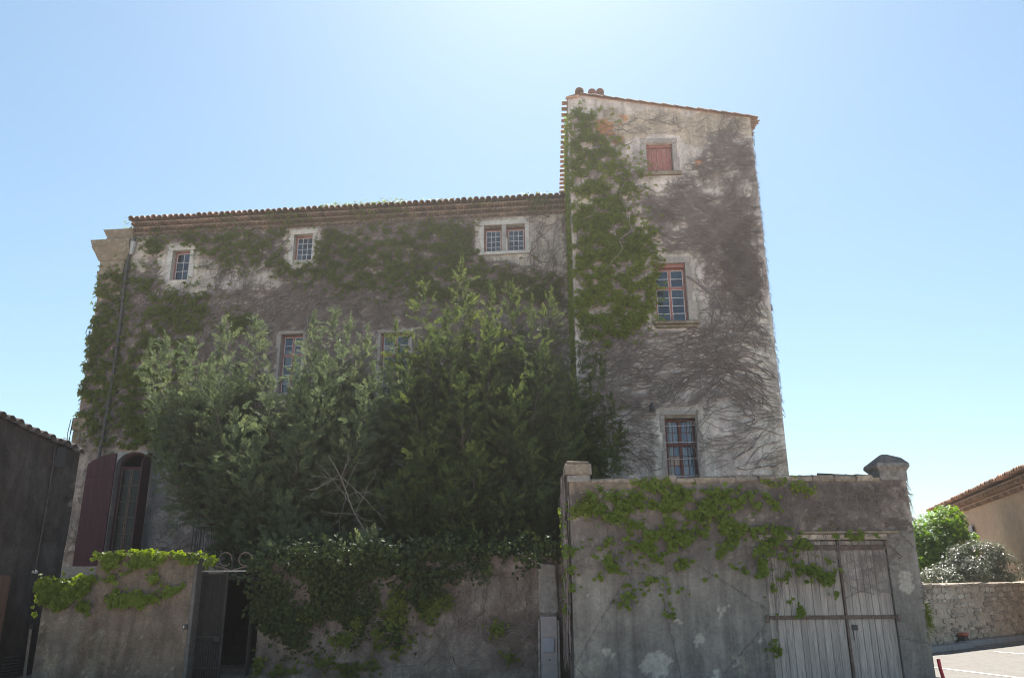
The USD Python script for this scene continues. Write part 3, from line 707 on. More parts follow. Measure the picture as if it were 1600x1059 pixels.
# roof: two slopes, verge tiles along the front edge, corbelled tiles along both sides
def slope(xa, za, xb, zb):
    t = []; m = 33
    yy = np.linspace(-.08, TD + .2, m); mb = MB()
    v = np.array([[[xa, y, za + .03 + .05 * abs(math.sin(k * 1.57))], [xb, y, zb + .03 + .05 * abs(math.sin(k * 1.57))]] for k, y in enumerate(yy)]).reshape(-1, 3)
    i = np.arange(m - 1) * 2
    mb.add(v, np.c_[i, i + 1, i + 3, i + 2]); mb.add(v - [0, 0, .06], np.c_[i, i + 2, i + 3, i + 1]); return mb
part(tower, 'roof', slope(-.02, zl, RIDGE, zt), L['tile'])
part(tower, 'roof', slope(RIDGE, zt, TW + .22, zr + (zr - zt) / (TW - RIDGE) * .22), L['tile'])
def verge(xa, xb, n):
    for k in range(n):
        a, b = xa + (xb - xa) * k / n, xa + (xb - xa) * (k + 1.12) / n
        za, zb2 = float(ttop(np.array(min(max(a, 0), TW)))), float(ttop(np.array(min(max(b, 0), TW))))
        if a < 0: za += a * (zt - zl) / RIDGE
        if b > TW: zb2 += (b - TW) * (zr - zt) / (TW - RIDGE)
        v, f = half_tile(0, 0, 1, 0, .085, 0, .018, True, 7, .075)
        L1 = math.hypot(b - a, zb2 - za); s = np.array([(b - a) / L1, 0, (zb2 - za) / L1]); up = np.array([-s[2], 0, s[0]])
        lift = .035 if k % 2 else .03
        w = np.array([a, -.02, za]) + v[:, 1:2] * L1 * s + v[:, 0:1] * np.array([0, 1, 0]) * .9 + (v[:, 2:3] * .75 + lift * (1 - v[:, 1:2])) * up
        part(tower, 'verge_tile', (w + rng.normal(0, .004, 3), f[:]), L['tile'])
verge(RIDGE - .02, -.03, 1); verge(RIDGE + .02, TW + .2, 15)
part(tower, 'ridge_tile', half_tile(RIDGE, -.16, .35, zt + .05, .14, 0, .02, True, 9), L['tile'])
def side_rows(x, zside, out_dir, rows, n):
    for row in range(rows):
        z = zside - .02 - .155 * (rows - 1 - row) - .1
        out = .09 + .11 * row if rows > 1 else .2
        for k in range(n):
            y = .12 + k * (TD - .2) / n
            v, f = half_tile(0, 0, out + .2, 0, .085 if rows == 1 else .098, 0, .02, True, 6)
            w = np.c_[x + out_dir * (v[:, 1] - .2), y + v[:, 0], z + v[:, 2]]
            part(tower, 'eave_tile', (w + rng.normal(0, .006, 3), f if out_dir < 0 else f[:, ::-1]), L['tile'])
side_rows(0, zl, -1, 1, 19); side_rows(TW, zr, 1, 3, 9)
# chimney with two tile-covered mouths
cy = 1.3; ca, cb = [float(TF.hit(px, 140, cy)[0]) for px in (918.5, 943.5)]
cz0 = float(TF.hit(930, 152, cy)[1]) - .5; cz1 = float(TF.hit(930, 146.5, cy)[1])
ch = part(tower, 'chimney', MB().add(np.array([[ca - .02, cy, cz0], [cb + .12, cy, cz0], [cb + .12, cy + .5, cz0], [ca - .02, cy + .5, cz0], [ca, cy, cz1], [cb + .0, cy, cz1], [cb, cy + .5, cz1], [ca, cy + .5, cz1]]), [[0, 1, 5, 4], [1, 2, 6, 5], [2, 3, 7, 6], [3, 0, 4, 7], [4, 5, 6, 7]]), L['pot'])
hw = (cb - ca) / 2
for k in range(2):
    c0 = ca + hw * (k + .5); r = hw * .5
    for s in (-1, 1): part(ch, 'pot_side', MB().box(c0 + s * r * .82 - .025, c0 + s * r * .82 + .025, cy + .02, cy + .46, cz1, cz1 + .07), L['pot'])
    v, f = half_tile(c0, cy - .02, cy + .5, cz1 + .06, r * 1.0, 0, .03, True, 11)
    part(ch, 'pot_cap', (v, f), L['pot'])
    part(ch, 'pot_back', MB().box(c0 - r * .75, c0 + r * .75, cy + .04, cy + .08, cz1 + .075, cz1 + .06 + r * .7), L['pot'])
# ------------------------------------------------------------------ garage with terrace on top
GF = Frame((.97, 13.6), 0)
GW = 6.75 - .97
def gx_(px, py): return float(GF.hit(px, py)[0])
def gz_(px, py): return float(GF.hit(px, py)[1])
GH = gz_(1150, 747); DOORG = (gx_(1196, 900), gx_(1399, 950), 0.02, gz_(1290, 843))
G_WHITE = zm([[(170, 230), (320, 220), (300, 265), (180, 290)], [(90, 280), (150, 280), (150, 350), (95, 355)], [(820, 330), (950, 320), (950, 350), (830, 355)], [(510, 215), (600, 215), (600, 240), (520, 240)], [(940, 200), (1080, 200), (1000, 240)],
               (440, 950, 55), (780, 930, 22), (725, 720, 20), (620, 850, 22), (240, 900, 20), (690, 1000, 25), (410, 385, 12), (285, 425, 12), (540, 790, 12), (1475, 590, 22), (1490, 625, 22), (165, 680, 6), (875, 850, 6)], 860, 680, 2.667)
G_BROWN = zm([[(950, 180), (1490, 180), (1510, 380), (1060, 400), (980, 350), (940, 300)], [(80, 180), (170, 180), (170, 300), (90, 300)]], 860, 680, 2.667)
G_MOSS = zm([(1075, 345, 22), (1160, 380, 24), (1190, 385, 16), (1060, 180, 14), (1100, 190, 12)], 860, 680, 2.667)
def garage_tone(x, z):
    px, py = GF.px(x, 0, z)
    c = np.tile([.178, .160, .146], (len(px), 1))
    top = inside([[(880, 740), (1430, 740), (1430, 830), (1180, 832), (1100, 825), (990, 835), (880, 830)]], px, py, 14, 18, 2)
    c[top] = (.20, .17, .152)
    c[inside(G_BROWN, px, py, 14, 12, 3)] = (.12, .098, .088)
    k = inside(G_BROWN, px, py, 14, 12, 3) & (meshkit.fbm(np.stack([x * 5, z * 6, x * 0], -1), 4, 31) > .57); c[k] = (.28, .24, .215)
    c[inside(G_WHITE, px, py, 10, 8, 4)] = (.33, .30, .265)
    c[inside(zm([[(720, 880), (800, 900), (830, 960), (830, 1011), (790, 1011), (790, 950), (760, 910)], [(700, 700), (740, 720), (700, 760)], [(110, 940), (200, 940), (200, 1011), (110, 1011)]], 860, 680, 2.667), px, py, 12, 8, 9)] = (.215, .19, .16)
    c[inside([[(880, 745), (1110, 738), (1110, 752), (1040, 762), (985, 770), (880, 770)], [(1100, 742), (1380, 742), (1380, 752), (1100, 752)]], px, py, 4, 10, 5)] = (.27, .21, .155)
    c[inside([[(925, 775), (985, 768), (960, 800), (930, 800)]], px, py, 8, 8, 5)] = (.34, .30, .255)
    c[inside(G_MOSS, px, py, 8, 7, 6)] = (.085, .075, .04)
    return c * (.78 + .44 * meshkit.fbm(np.stack([x * 4, z * 5, x * 0], -1), 4, 12))[:, None]
garage = thing('garage', 'grey cement rendered garage wall with a terrace on top and double wooden doors', 'garage', GF)
wm, wt, ex = wall(GF, 0, GW, -.02, GH, [DOORG], .036, garage_tone, reveal=.16, depth=6.2, disp=.022, seed=11)
part(garage, 'wall', wm, L['cement'], tone=wt)
part(garage, 'terrace', MB().box(.05, GW - .05, .04, 6.2, GH - .25, GH - .01), L['mortar'])
# uneven coping
x_ = .36
while x_ < GW - .56:
    w_ = min(rng.uniform(.28, .75), GW - .55 - x_)
    part(garage, 'coping_stone', MB().cbox(x_ + .003, x_ + w_ - .003, -.03 + rng.uniform(-.008, .012), .35, GH - .07, GH + rng.uniform(-.012, .035) + (.025 if x_ > 1.2 else -.02), .022, .009), L['brown_stone'])
    x_ += w_
# posts at both ends
l0, l1 = gx_(884, 735), gx_(923, 735)
part(garage, 'pier', MB().cbox(l0 + .02, l1 - .02, -.045, .35, GH - .05, gz_(900, 742), .012, .003), L['pilaster'])
part(garage, 'pier_cap', MB().cbox(l0 - .015, l1 + .01, -.075, .4, gz_(900, 742), gz_(900, 724), .02, .006).cbox(l0 + .02, l1 - .03, -.05, .36, gz_(900, 724), gz_(900, 720), .012, .004), L['brown_stone'])
r0, r1 = gx_(1372, 730), gx_(1416, 730)
part(garage, 'pier', MB().cbox(r0, r1 - .01, -.03, .42, GH - .05, gz_(1390, 731), .01, .003), L['cap_stone'])
zc0, zc1, zc2, zc3 = gz_(1390, 736), gz_(1390, 729), gz_(1390, 724), gz_(1390, 708)
part(garage, 'pier_cap', trimesh_hull([(a, b, zc0) for a in (r0 + .01, r1 - .02) for b in (-.03, .42)] + [(a, b, zc1) for a in (r0 - .06, r1 + .015) for b in (-.10, .46)] + [(a, b, zc2) for a in (r0 - .045, r1 + .01) for b in (-.09, .46)] + [(r0 + .16, .12, zc3), (r0 + .24, .12, zc3), (r0 + .16, .24, zc3), (r0 + .34, .24, zc3 - .03), (r1 - .02, .1, zc3 - .06)]), L['cap_stone'])
# ledge over the doors
part(garage, 'lintel', MB().cbox(gx_(1248, 830), gx_(1402, 830), -.05, .1, gz_(1320, 833), gz_(1320, 829), .01), L['stone'])
part(garage, 'lintel', MB().cbox(DOORG[0] - .05, DOORG[1] + .02, -.015, .15, DOORG[3] + .004, gz_(1320, 834), .006), L['mortar'])
# double doors of vertical boards
mid = gx_(1322, 950); dz0, dz1 = .05, DOORG[3] - .01
def leaf(a, b, n, label):
    lf = part(garage, 'door_leaf', MB().box(a + .01, b - .01, .075, .10, dz0 + .3, dz0 + .42).box(a + .01, b - .01, .075, .10, dz1 - .4, dz1 - .28).box(a + .01, b - .01, .08, .095, dz0, dz1), L['old_wood'], label=label)
    e = np.linspace(a + .008, b - .008, n + 1) + np.r_[0, rng.normal(0, .008, n - 1), 0]
    for k in range(n):
        y = .035 + rng.uniform(-.004, .006)
        part(lf, 'plank', MB().cbox(e[k] + .0025, e[k + 1] - .0025, y, .074, dz0 + rng.uniform(-.02, .03), dz1 - rng.uniform(0, .015), .004, .0015), L['plank_wood'])
    for z0, z1 in ((gz_(1290, 859), gz_(1290, 851)), (gz_(1290, 967), gz_(1290, 961))):
        m = MB().cbox(a + .004, b - .006, .008, .028, z0, z1, .004, .001)
        for q in np.linspace(a + .08, b - .08, 5): m.tm(trimesh.creation.icosphere(1, .012).apply_translation((q, .008, (z0 + z1) / 2)))
        part(lf, 'strap', m, L['rust_iron'])
    return lf
leaf(DOORG[0] + .004, mid - .012, 10, 'wide left leaf of silvered boards'); lf2 = leaf(mid + .012, DOORG[1] - .004, 7, 'narrow right leaf of silvered boards')
part(lf2, 'cover_strip', MB().cbox(mid - .018, mid + .018, .004, .034, dz0, dz1, .004), L['rust_iron'])
part(lf2, 'lock', MB().cbox(gx_(1332, 980), gx_(1341, 980), .012, .036, gz_(1336, 984), gz_(1336, 976), .004).tube([(gx_(1335, 990), .03, gz_(1335, 975)), (gx_(1335, 990), .03, gz_(1336, 1000))], .008, 5), L['iron'])
for px, py in ((1198, 966), (1404, 965), (1384, 850)):
    part(garage, 'hinge_pin', MB().cbox(gx_(px, py) - .02, gx_(px, py) + .022, -.03, .03, gz_(px, py + 6), gz_(px, py - 6), .006), L['rust_iron'])
part(garage, 'iron_tie', MB().tube([(gx_(a, b), -.03, gz_(a, b)) for a, b in ((1388, 851), (1400, 862), (1409, 870), (1405, 872))], .008, 5), L['rust_iron'])

rail = thing('terrace_bar', 'dark iron bar lying along the terrace edge beside the right hand pier', 'bar', GF)
part(rail, 'bar', MB().tube([(gx_(a, b), .12, gz_(a, b) ) for a, b in ((1281, 739), (1320, 741), (1369, 744))], .02, 6), L['iron'])
for px in (1292, 1330, 1360): part(rail, 'foot', MB().tube([(gx_(px, 741), .12, GH - .01), (gx_(px, 741), .12, gz_(px, 741))], .012, 5), L['iron'])

# ------------------------------------------------------------------ rendered gate pillar on the left
PF = Frame((-5.66, 14.5), -3)
def px_(a, b): return float(PF.hit(a, b)[0])
def pz_(a, b): return float(PF.hit(a, b)[1])
PX0, PX1 = px_(66, 950), px_(306.5, 900); PXS = px_(150, 885); PH, PL = pz_(230, 869), pz_(110, 908)
def pillar_tone(x, z):
    px, py = PF.px(x, 0, z)
    c = np.tile([.17, .135, .11], (len(px), 1))
    c[inside([[(60, 945), (120, 900), (160, 900), (100, 1060), (50, 1060)]], px, py, 10, 14, 2)] = (.175, .15, .13)
    c[inside([[(150, 985), (165, 985), (150, 1060), (130, 1060)], [(70, 1020), (88, 1025), (82, 1050), (66, 1050)]], px, py, 6, 8, 3)] = (.22, .19, .155)
    k = meshkit.noise(np.stack([x * 22, z * 22, x * 0], -1), 4) > .93; c[k] = (.28, .24, .2)
    return c * (.7 + .6 * meshkit.fbm(np.stack([x * 3, z * 4, x * 0], -1), 4, 14))[:, None]
pillar = thing('garden_wall', 'brown roughcast wall with an overgrown top, left of the iron gate', 'wall', PF)
wm, wt, _ = wall(PF, PX0, PX1, -.02, PH, [], .05, pillar_tone, top_fn=lambda x: np.where(x < PXS, PL, PH), zc=.9, depth=.45, disp=.02, seed=15)
part(pillar, 'wall', wm, L['roughcast'], tone=wt)
part(pillar, 'gate_jamb', MB().cbox(PX1 - .055, PX1 + .012, -.012, .46, 0, PH - .03, .008), L['jamb'])
for k in range(5):
    a = PXS + (PX1 - PXS) * k / 5; part(pillar, 'coping_stone', MB().cbox(a, a + (PX1 - PXS) / 5 - .006, -.05, .5, PH - .01, PH + .035 + .02 * math.sin(k * 2), .012, .006), L['moss_stone'])
pl = thing('door_bell', 'tiny dark door bell box with a pale push beside the iron gate', 'door bell', PF)
nx0, nz0 = px_(288.5, 982), pz_(288.5, 982)
part(pl, 'box', MB().cbox(nx0 - .01, nx0 + .055, -.05, -.015, nz0 - .005, nz0 + .075, .004), L['iron'])
part(pl, 'push', MB().cbox(nx0 - .004, nx0 + .012, -.057, -.05, nz0 + .015, nz0 + .06, .003), L['white_plate'])

# ------------------------------------------------------------------ low garden wall between gate and garage
LF = Frame((0, 14.85), 0)
lx0, lx1 = float(LF.hit(401, 1000)[0]), 1.06
def low_z(a, b): return float(LF.hit(a, b)[1])
LH = low_z(640, 866)
def low_tone(x, z):
    px, py = LF.px(x, 0, z)
    c = np.tile([.19, .15, .135], (len(px), 1))
    k = meshkit.fbm(np.stack([x * 1.6, z * 2.2, x * 0], -1), 4, 41); c[k > .55] = (.24, .20, .18); c[k < .42] = (.15, .118, .10)
    c[inside([[(405, 990), (430, 985), (425, 1060), (400, 1060)]], px, py, 6, 10, 2)] = (.19, .16, .145)
    return c * (.75 + .5 * meshkit.fbm(np.stack([x * 4, z * 5, x * 0], -1), 4, 16))[:, None]
low = thing('garden_wall', 'low pinkish garden wall covered in ivy, between the iron gate and the garage', 'wall')
usd_low = stage.GetPrimAtPath(path_of(low)); UsdGeom.Xformable(usd_low).AddTranslateOp().Set(Gf.Vec3d(*LF.o))
wm, wt, _ = wall(LF, lx0, lx1, -.02, LH, [], .05, low_tone, depth=.4, disp=.06, seed=17)
part(low, 'wall', wm, L['roughcast'], tone=wt)
q0, q1 = float(LF.hit(843, 920)[0]), float(LF.hit(869, 920)[0])
part(low, 'pilaster', MB().cbox(q0, q1, -.09, .1, .0, low_z(856, 958), .01).cbox(q0 - .015, q1 + .015, -.11, .1, low_z(856, 958), low_z(856, 880), .03, .01), L['pilaster'])

meter = thing('meter_cabinet', 'narrow pale metal cabinet with a grey box, against the ivy wall next to the garage', 'cabinet', LF)
m0, m1 = float(LF.hit(841, 1010, -.2)[0]), float(LF.hit(875, 1010, -.2)[0]); mz = float(LF.hit(858, 968, -.2)[1])
part(meter, 'panel', MB().cbox(m0 + .045, m1 - .045, -.185, -.095, .02, mz + .06, .006), L['pale_panel'])
for a in (m0, m1 - .035): part(meter, 'post', MB().cbox(a, a + .034, -.2, -.095, 0, mz, .005), L['pilaster'])
for a in (m0 + .036, m1 - .043): part(meter, 'post_strip', MB().box(a, a + .007, -.18, -.095, 0, mz), L['iron'])
bz = float(LF.hit(858, 1018, -.2)[1]); bx0, bx1 = float(LF.hit(848, 1010, -.2)[0]), float(LF.hit(866, 1010, -.2)[0])
part(meter, 'letter_box', MB().cbox(bx0, bx1, -.215, -.186, bz, bz + .235, .006), L['grey_box'])
kz = float(LF.hit(858, 1030, -.2)[1])
part(meter, 'knob', MB().tube([((m0 + m1) / 2, -.186, kz), ((m0 + m1) / 2, -.205, kz)], .014, 8), L['iron'])
for a in (m0 + .07, m1 - .07): part(meter, 'screw', MB().tube([(a, -.186, kz - .07), (a, -.192, kz - .07)], .008, 6), L['iron'])

# ------------------------------------------------------------------ iron gate
IF = Frame((0, 14.72), 0)
ix = lambda a, b: float(IF.hit(a, b)[0]); iz = lambda a, b: float(IF.hit(a, b)[1])
gate = thing('iron_gate', 'dark iron gate with a scrolled top between the brown wall and the ivy wall', 'gate', IF)
gl, gr = ix(307, 900), ix(398, 900); gm = ix(356, 900); ztop = iz(350, 893)
for a in (gl + .02, gm): part(gate, 'stile', MB().cbox(a - .02, a + .02, -.02, .02, .03, ztop, .004), L['gate_iron'] if a < gm else L['gate_iron'])
for py in (897, 994, 1043): part(gate, 'rail', MB().cbox(gl + .04, gm - .02, -.014, .014, iz(330, py) - .015, iz(330, py) + .015, .003), L['gate_iron'])
for q in np.linspace(gl + .04, gm - .02, 7)[1:-1]: part(gate, 'bar', MB().tube([(q, 0, .05), (q, 0, ztop - .02)], .009, 6), L['gate_iron'])
for q in np.linspace(gl + .04, gm - .02, 13)[1:-1:2]: part(gate, 'bar', MB().tube([(q, 0, .05), (q, 0, iz(330, 994))], .008, 6), L['gate_iron'])
part(gate, 'backing_sheet', MB().box(gl + .042, gm - .022, .018, .021, .04, ztop - .03), L['sheet'])
part(gate, 'lock_case', MB().cbox(gm - .16, gm - .03, -.03, .016, iz(340, 1002), iz(340, 993), .006), L['gate_iron'])
th = np.linspace(0, 1, 12)
# the second leaf stands open, turned inwards on its right hinge
for q in np.linspace(.04, .52, 6): part(gate, 'bar', MB().tube([(gr - .03 - q * .2, q, .05), (gr - .03 - q * .2, q, ztop - .05)], .009, 6), L['gate_iron'])
for z in (.1, 1.0, ztop - .06): part(gate, 'rail', MB().tube([(gr - .03, .02, z), (gr - .14, .54, z)], .014, 6), L['gate_iron'])
part(gate, 'top_bar', MB().cbox(gl - .02, gr + .05, -.02, .02, ztop, ztop + .03, .006), L['twig_pale_metal'])
def ring(cx_, cz_, r, a0, a1, w=.014, n=18): return MB().tube([(cx_ + r * math.cos(t), 0, cz_ + r * math.sin(t)) for t in np.linspace(a0, a1, n)], w, 6)
ccx = ix(363, 880)
for s in (-1, 1):
    c0 = ix(352 if s < 0 else 383, 876); r = .115
    part(gate, 'scroll', ring(c0, iz(360, 873), r, -.2, 5.6, .012), L['rust_iron'])
    part(gate, 'scroll', MB().tube([(ccx + s * .02, 0, ztop + .03), (ccx + s * .12, 0, ztop + .06), (ccx + s * .3, 0, ztop + .10), (ccx + s * .42, 0, ztop + .17)], .012, 6), L['rust_iron'])
part(gate, 'finial', MB().tube([(ccx, 0, ztop + .02), (ccx, 0, iz(363, 862))], [.02, .008], 6), L['gate_iron'])

# steps, terrace and railing behind the gate
terr = MB().box(-11.9, -6.15, 21.0, 23.8, -.1, 2.05)
part(None, 'terrace', terr, L['mortar'], kind='structure')
st = thing('stone_steps', 'shaded stone steps climbing behind the iron gate', 'steps')
for k in range(11): part(st, 'step', MB().cbox(-6.1, -4.4, 17.6 + k * .3, 21.0 + .02, .19 * k, .19 * (k + 1) - .003, .01), L['dark_cement'])
part(st, 'side_wall', MB().box(-6.4, -6.12, 15.2, 21.0, 0, 1.7), L['dark_cement'])
hr = part(st, 'handrail', MB().tube([(-4.5, 17.0, .9), (-4.5, 20.8, 3.1)], .022, 6), L['iron'])
for k in range(5): part(hr, 'baluster', MB().tube([(-4.5, 17.2 + k * .8, .1 + k * .45), (-4.5, 17.2 + k * .8, 1.02 + k * .46)], .012, 5), L['iron'])

BF = Frame((0, 22.2), 0); bx = lambda a, b, y=0: float(BF.hit(a, b, y)[0]); bzz = lambda a, b, y=0: float(BF.hit(a, b, y)[1])
bal = thing('balcony_railing', 'small black iron railing behind the gate wall at the foot of the house', 'railing', BF)
zb, zt_ = 2.06, bzz(325, 823)
a, b = (bx(303, 823), 0), (bx(349, 823), 0); c = (bx(327, 833, .75), .75)
for p, q in ((a, b), (a, c), (c, b)):
    for z in (zt_, zb + .12): part(bal, 'rail', MB().tube([(p[0], p[1], z), (q[0], q[1], z)], .016, 6), L['iron'])
    n = 8 if p is a and q is b else 6
    for t in np.linspace(0, 1, n + 1)[:-1]:
        w = (p[0] + (q[0] - p[0]) * t, p[1] + (q[1] - p[1]) * t); part(bal, 'bar', MB().tube([(w[0], w[1], zb), (w[0], w[1], zt_)], .009, 5), L['iron'])

# ------------------------------------------------------------------ dark building on the left edge
c_far, c_near = at(124, 708, 16.4), at(-90, 612, 12.6)
dirv = (c_near - c_far)[:2]; yawL = math.degrees(math.atan2(dirv[1], dirv[0]))
f0 = c_far[:2] ; ln = float(np.linalg.norm(dirv)) + 2.0
SF = Frame((f0[0], f0[1]), yawL)         # x runs towards the viewer; y points to the right of that, i.e. ...
sz0, sz1 = c_far[2], c_near[2] + 2.0 * (c_near[2] - c_far[2]) / np.linalg.norm(dirv)
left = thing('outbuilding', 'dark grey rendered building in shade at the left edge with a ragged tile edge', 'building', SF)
sgn = -1.0 if SF.v[0] > 0 else 1.0                        # the building's bulk lies to the left of its wall
mb = MB()
def sv(x, y, z): return (x, sgn * y, z)
m = 40; X = np.linspace(0, ln, m); K = 24
gxx, gtt = np.meshgrid(X, np.linspace(0, 1, K), indexing='ij'); topz = sz0 + (sz1 - sz0) * gxx / ln
yv = (meshkit.fbm(np.stack([gxx, gtt * 6, gxx * 0], -1), 3, 5) - .5) * .06
i2 = np.arange(m * K).reshape(m, K)
mb.add(np.stack([gxx, yv, gtt * topz], -1).reshape(-1, 3), np.stack([i2[:-1, :-1], i2[1:, :-1], i2[1:, 1:], i2[:-1, 1:]], -1).reshape(-1, 4))
mb.add([sv(0, 0, 0), sv(0, 5, 0), sv(0, 5, sz0), sv(0, 0, sz0)], [[0, 1, 2, 3]]); mb.add([sv(ln, 0, 0), sv(ln, 5, 0), sv(ln, 5, sz1), sv(ln, 0, sz1)], [[0, 1, 2, 3]])
mb.add([sv(0, 5, 0), sv(ln, 5, 0), sv(ln, 5, sz1), sv(0, 5, sz0)], [[0, 1, 2, 3]])
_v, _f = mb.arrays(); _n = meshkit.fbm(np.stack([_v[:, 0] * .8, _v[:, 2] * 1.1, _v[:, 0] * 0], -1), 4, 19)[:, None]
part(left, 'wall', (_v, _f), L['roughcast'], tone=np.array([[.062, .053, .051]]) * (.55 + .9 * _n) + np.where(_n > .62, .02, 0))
part(left, 'roof', MB().add([sv(-.05, -.02, sz0 + .02), sv(ln, -.02, sz1 + .02), sv(ln, 5.1, sz1 + .9), sv(-.05, 5.1, sz0 + .9)], [[0, 1, 2, 3]]).add([sv(-.05, -.02, sz0 - .03), sv(ln, -.02, sz1 - .03), sv(ln, 5.1, sz1 + .85), sv(-.05, 5.1, sz0 + .85)], [[0, 3, 2, 1]]), L['dark_tile'])
for k in range(int(ln / .24)):
    x = .1 + k * .24; v, f = half_tile(x, 0, .5, 0, .10, .1, .02, True, 7)
    w = np.c_[v[:, 0], sgn * (v[:, 1] - .12), v[:, 2] + sz0 + (sz1 - sz0) * x / ln + .0 + rng.normal(0, .02)]
    part(left, 'eave_tile', (w, f), L['dark_tile'])
def spt(px, py, y=0.0):
    x, z = SF.hit(px, py, 0); return float(x), float(z)
cb_ = thing('wall_cable', 'black cable hanging down the dark building on the left', 'cable', SF)
part(cb_, 'cable', MB().tube([(*spt(a, b)[:1], -sgn * .05, spt(a, b)[1]) for a, b in ((83, 697), (74, 760), (62, 830), (50, 893))], .014, 5), L['iron'])
part(cb_, 'clip', MB().tube([(spt(51, 893)[0], -sgn * .0, spt(51, 893)[1]), (spt(51, 893)[0], -sgn * .09, spt(51, 893)[1])], .03, 6), L['zinc'])
dx0, dx1 = spt(4, 960)[0], spt(-60, 960)[0]
part(left, 'door', MB().box(min(dx0, dx1), max(dx0, dx1), -.04, .04, 0, spt(8, 898)[1]), L['brown_door'])
vx0, vx1 = spt(27, 1040)[0], spt(2, 1040)[0]
for k in range(8):
    z = spt(15, 1062)[1] + k * .055; part(left, 'vent_slat', MB().box(min(vx0, vx1), max(vx0, vx1), min(-sgn * .05, 0), max(-sgn * .05, 0), z, z + .03), L['iron'])
part(left, 'plaster_patch', trimesh_hull([(spt(92, 712)[0] + a, -sgn * b, spt(92, 712)[1] + c) for a, b, c in ((-.2, .06, -.2), (.2, .06, -.25), (.15, .06, .15), (-.1, .06, .2), (-.2, .0, -.2), (.2, .0, -.25))]), L['dark_cement'])
po = at(48, 980, 15.2); pb = at(37, 1062, 15.2)
post = thing('wooden_post', 'pale weathered wooden post leaning in the gap beside the brown wall', 'post')
part(post, 'post', MB().tube([pb - [0.06, 0, .9], pb, po], [.03, .03, .028], 4), L['twig_pale'])
part(post, 'cap', MB().tube([po - [0, 0, .02], po + [0.004, 0, .06]], [.04, .03], 5), L['iron'])
# loose cables at the left corner of the house
cc = thing('loose_cables', 'looped black cables hanging off the left corner of the long house', 'cable')
for pts in (((137, 512), (134, 520), (137, 528), (141, 515), (140, 511)), ((111, 655), (106, 675), (104, 698)), ((114, 655), (110, 675), (107, 700)), ((100, 700), (97, 690), (100, 684), (108, 686), (112, 670))):
    part(cc, 'cable', MB().tube([at(a, b, 25.9) for a, b in pts], .012, 5), L['iron'])

# ------------------------------------------------------------------ right: stone wall, kerb, house, car park
KA = np.array([9.46, 19.05]); KD = np.array([.8024, .5968]); KN = np.array([-.5968, .8024])
yawK = math.degrees(math.atan2(KD[1], KD[0]))
WF = Frame(KA + KN * .45, yawK)
wz = float(WF.hit(1530, 910.5)[1]); wx0, wx1 = float(WF.hit(1437, 960)[0]) - 2.0, float(WF.hit(1600, 960)[0]) + 6
sw = thing('stone_wall', 'low rubble stone wall in front of the silvery bush at the edge of the car park', 'wall', WF)
part(sw, 'core', MB().box(wx0, wx1, .02, .45, 0, wz - .03), L['mortar'])
z = .02; vis0, vis1 = float(WF.hit(1437, 960)[0]) - .1, float(WF.hit(1600, 960)[0]) + .2
while z < wz - .05:
    h = rng.uniform(.075, .15) if z > .5 else rng.uniform(.06, .11); x = vis0 - rng.uniform(0, .3)
    h = min(h, wz - z)
    while x < vis1:
        w = rng.uniform(.12, .36) * (1.2 if z > wz * .6 else 1)
        if rng.random() < (.82 if z > wz * .62 else .55):
            hh = h * rng.uniform(.65, .95); p = []
            for a in (0, 1):
                y = -rng.uniform(.002, .014) if a == 0 else .05
                for q, s in ((0, .2), (0, .8), (.25, 1), (.75, 1), (1, .75), (1, .25), (.7, 0), (.2, 0)):
                    p.append((x + w * .93 * q + rng.normal(0, .012), y, z + hh * s + rng.normal(0, .008)))
            part(sw, 'stone', trimesh_hull(p), L['rubble'] if rng.random() < .6 else L['rubble_pale'])
        x += w
    z += h
for k in range(int((wx1 - vis0) / .45)):
    part(sw, 'coping_stone', MB().cbox(vis0 + k * .45, vis0 + k * .45 + .44, -.03, .48, wz - .05, wz + rng.uniform(-.004, .012), .015, .006), L['rubble_pale'])
kf = Frame(KA, yawK)
kerb = thing('kerb', None, None, kf); keys(kerb, kind='structure')
kx = [(-.6, .95), (.96, 2.06), (2.07, 3.6), (3.61, 5.2), (5.21, 6.8), (6.81, 8.4)]
for k, (a, b) in enumerate(kx):
    y = 0 if k < 2 else .18
    part(kerb, 'kerb_stone', MB().cbox(a, b - .006, y, y + .2, 0, .135 if k < 2 else .15, .015, .002), L['concrete'])
sheet('verge', [tuple(KA + KD * a + KN * b) for a, b in ((-2, .2), (12, .2), (12, .47), (-2, .47))], .016, L['soil'])
def line(p0, p1, w=.11):
    a, b = atz0(*p0), atz0(*p1); d = (b - a) / np.linalg.norm(b - a); n_ = np.array([-d[1], d[0]]) * w / 2
    sheet('painted_line', [tuple(a - n_), tuple(b - n_), tuple(b + n_), tuple(a + n_)], .013, L['paint'])
def atz0(px, py):
    d = ray(px, py); return (EYE + d * (-EYE[2] / d[2]))[:2]
line((1445, 1041), (1615, 1062)); line((1553, 1018), (1640, 1025))
bo = thing('marker_post', 'thin bright red flexible post bending at the corner of the garage', 'post')
part(bo, 'post', MB().tube([at(1482, 1085, 14.0) * np.array([1, 1, 0]), at(1474, 1059, 14.0), at(1469, 1043, 14.0), at(1466, 1029, 14.0)], .03, 8), L['red_plastic'])
b0 = at(1482, 1085, 14.0)
part(bo, 'base', MB().tube([(b0[0], 14.0, .01), (b0[0], 14.0, .04)], [.1, .09], 10), L['iron'])
hy = thing('hydrant_box', 'small rusty red capped box standing at the foot of the rubble wall', 'box')
h0 = WF.world(float(WF.hit(1507, 1003, -.12)[0]), -.12, 0)
hf = Frame(h0, yawK)
UsdGeom.Xformable(hy).AddTranslateOp().Set(Gf.Vec3d(*map(float, h0))); UsdGeom.Xformable(hy).AddRotateZOp().Set(yawK)
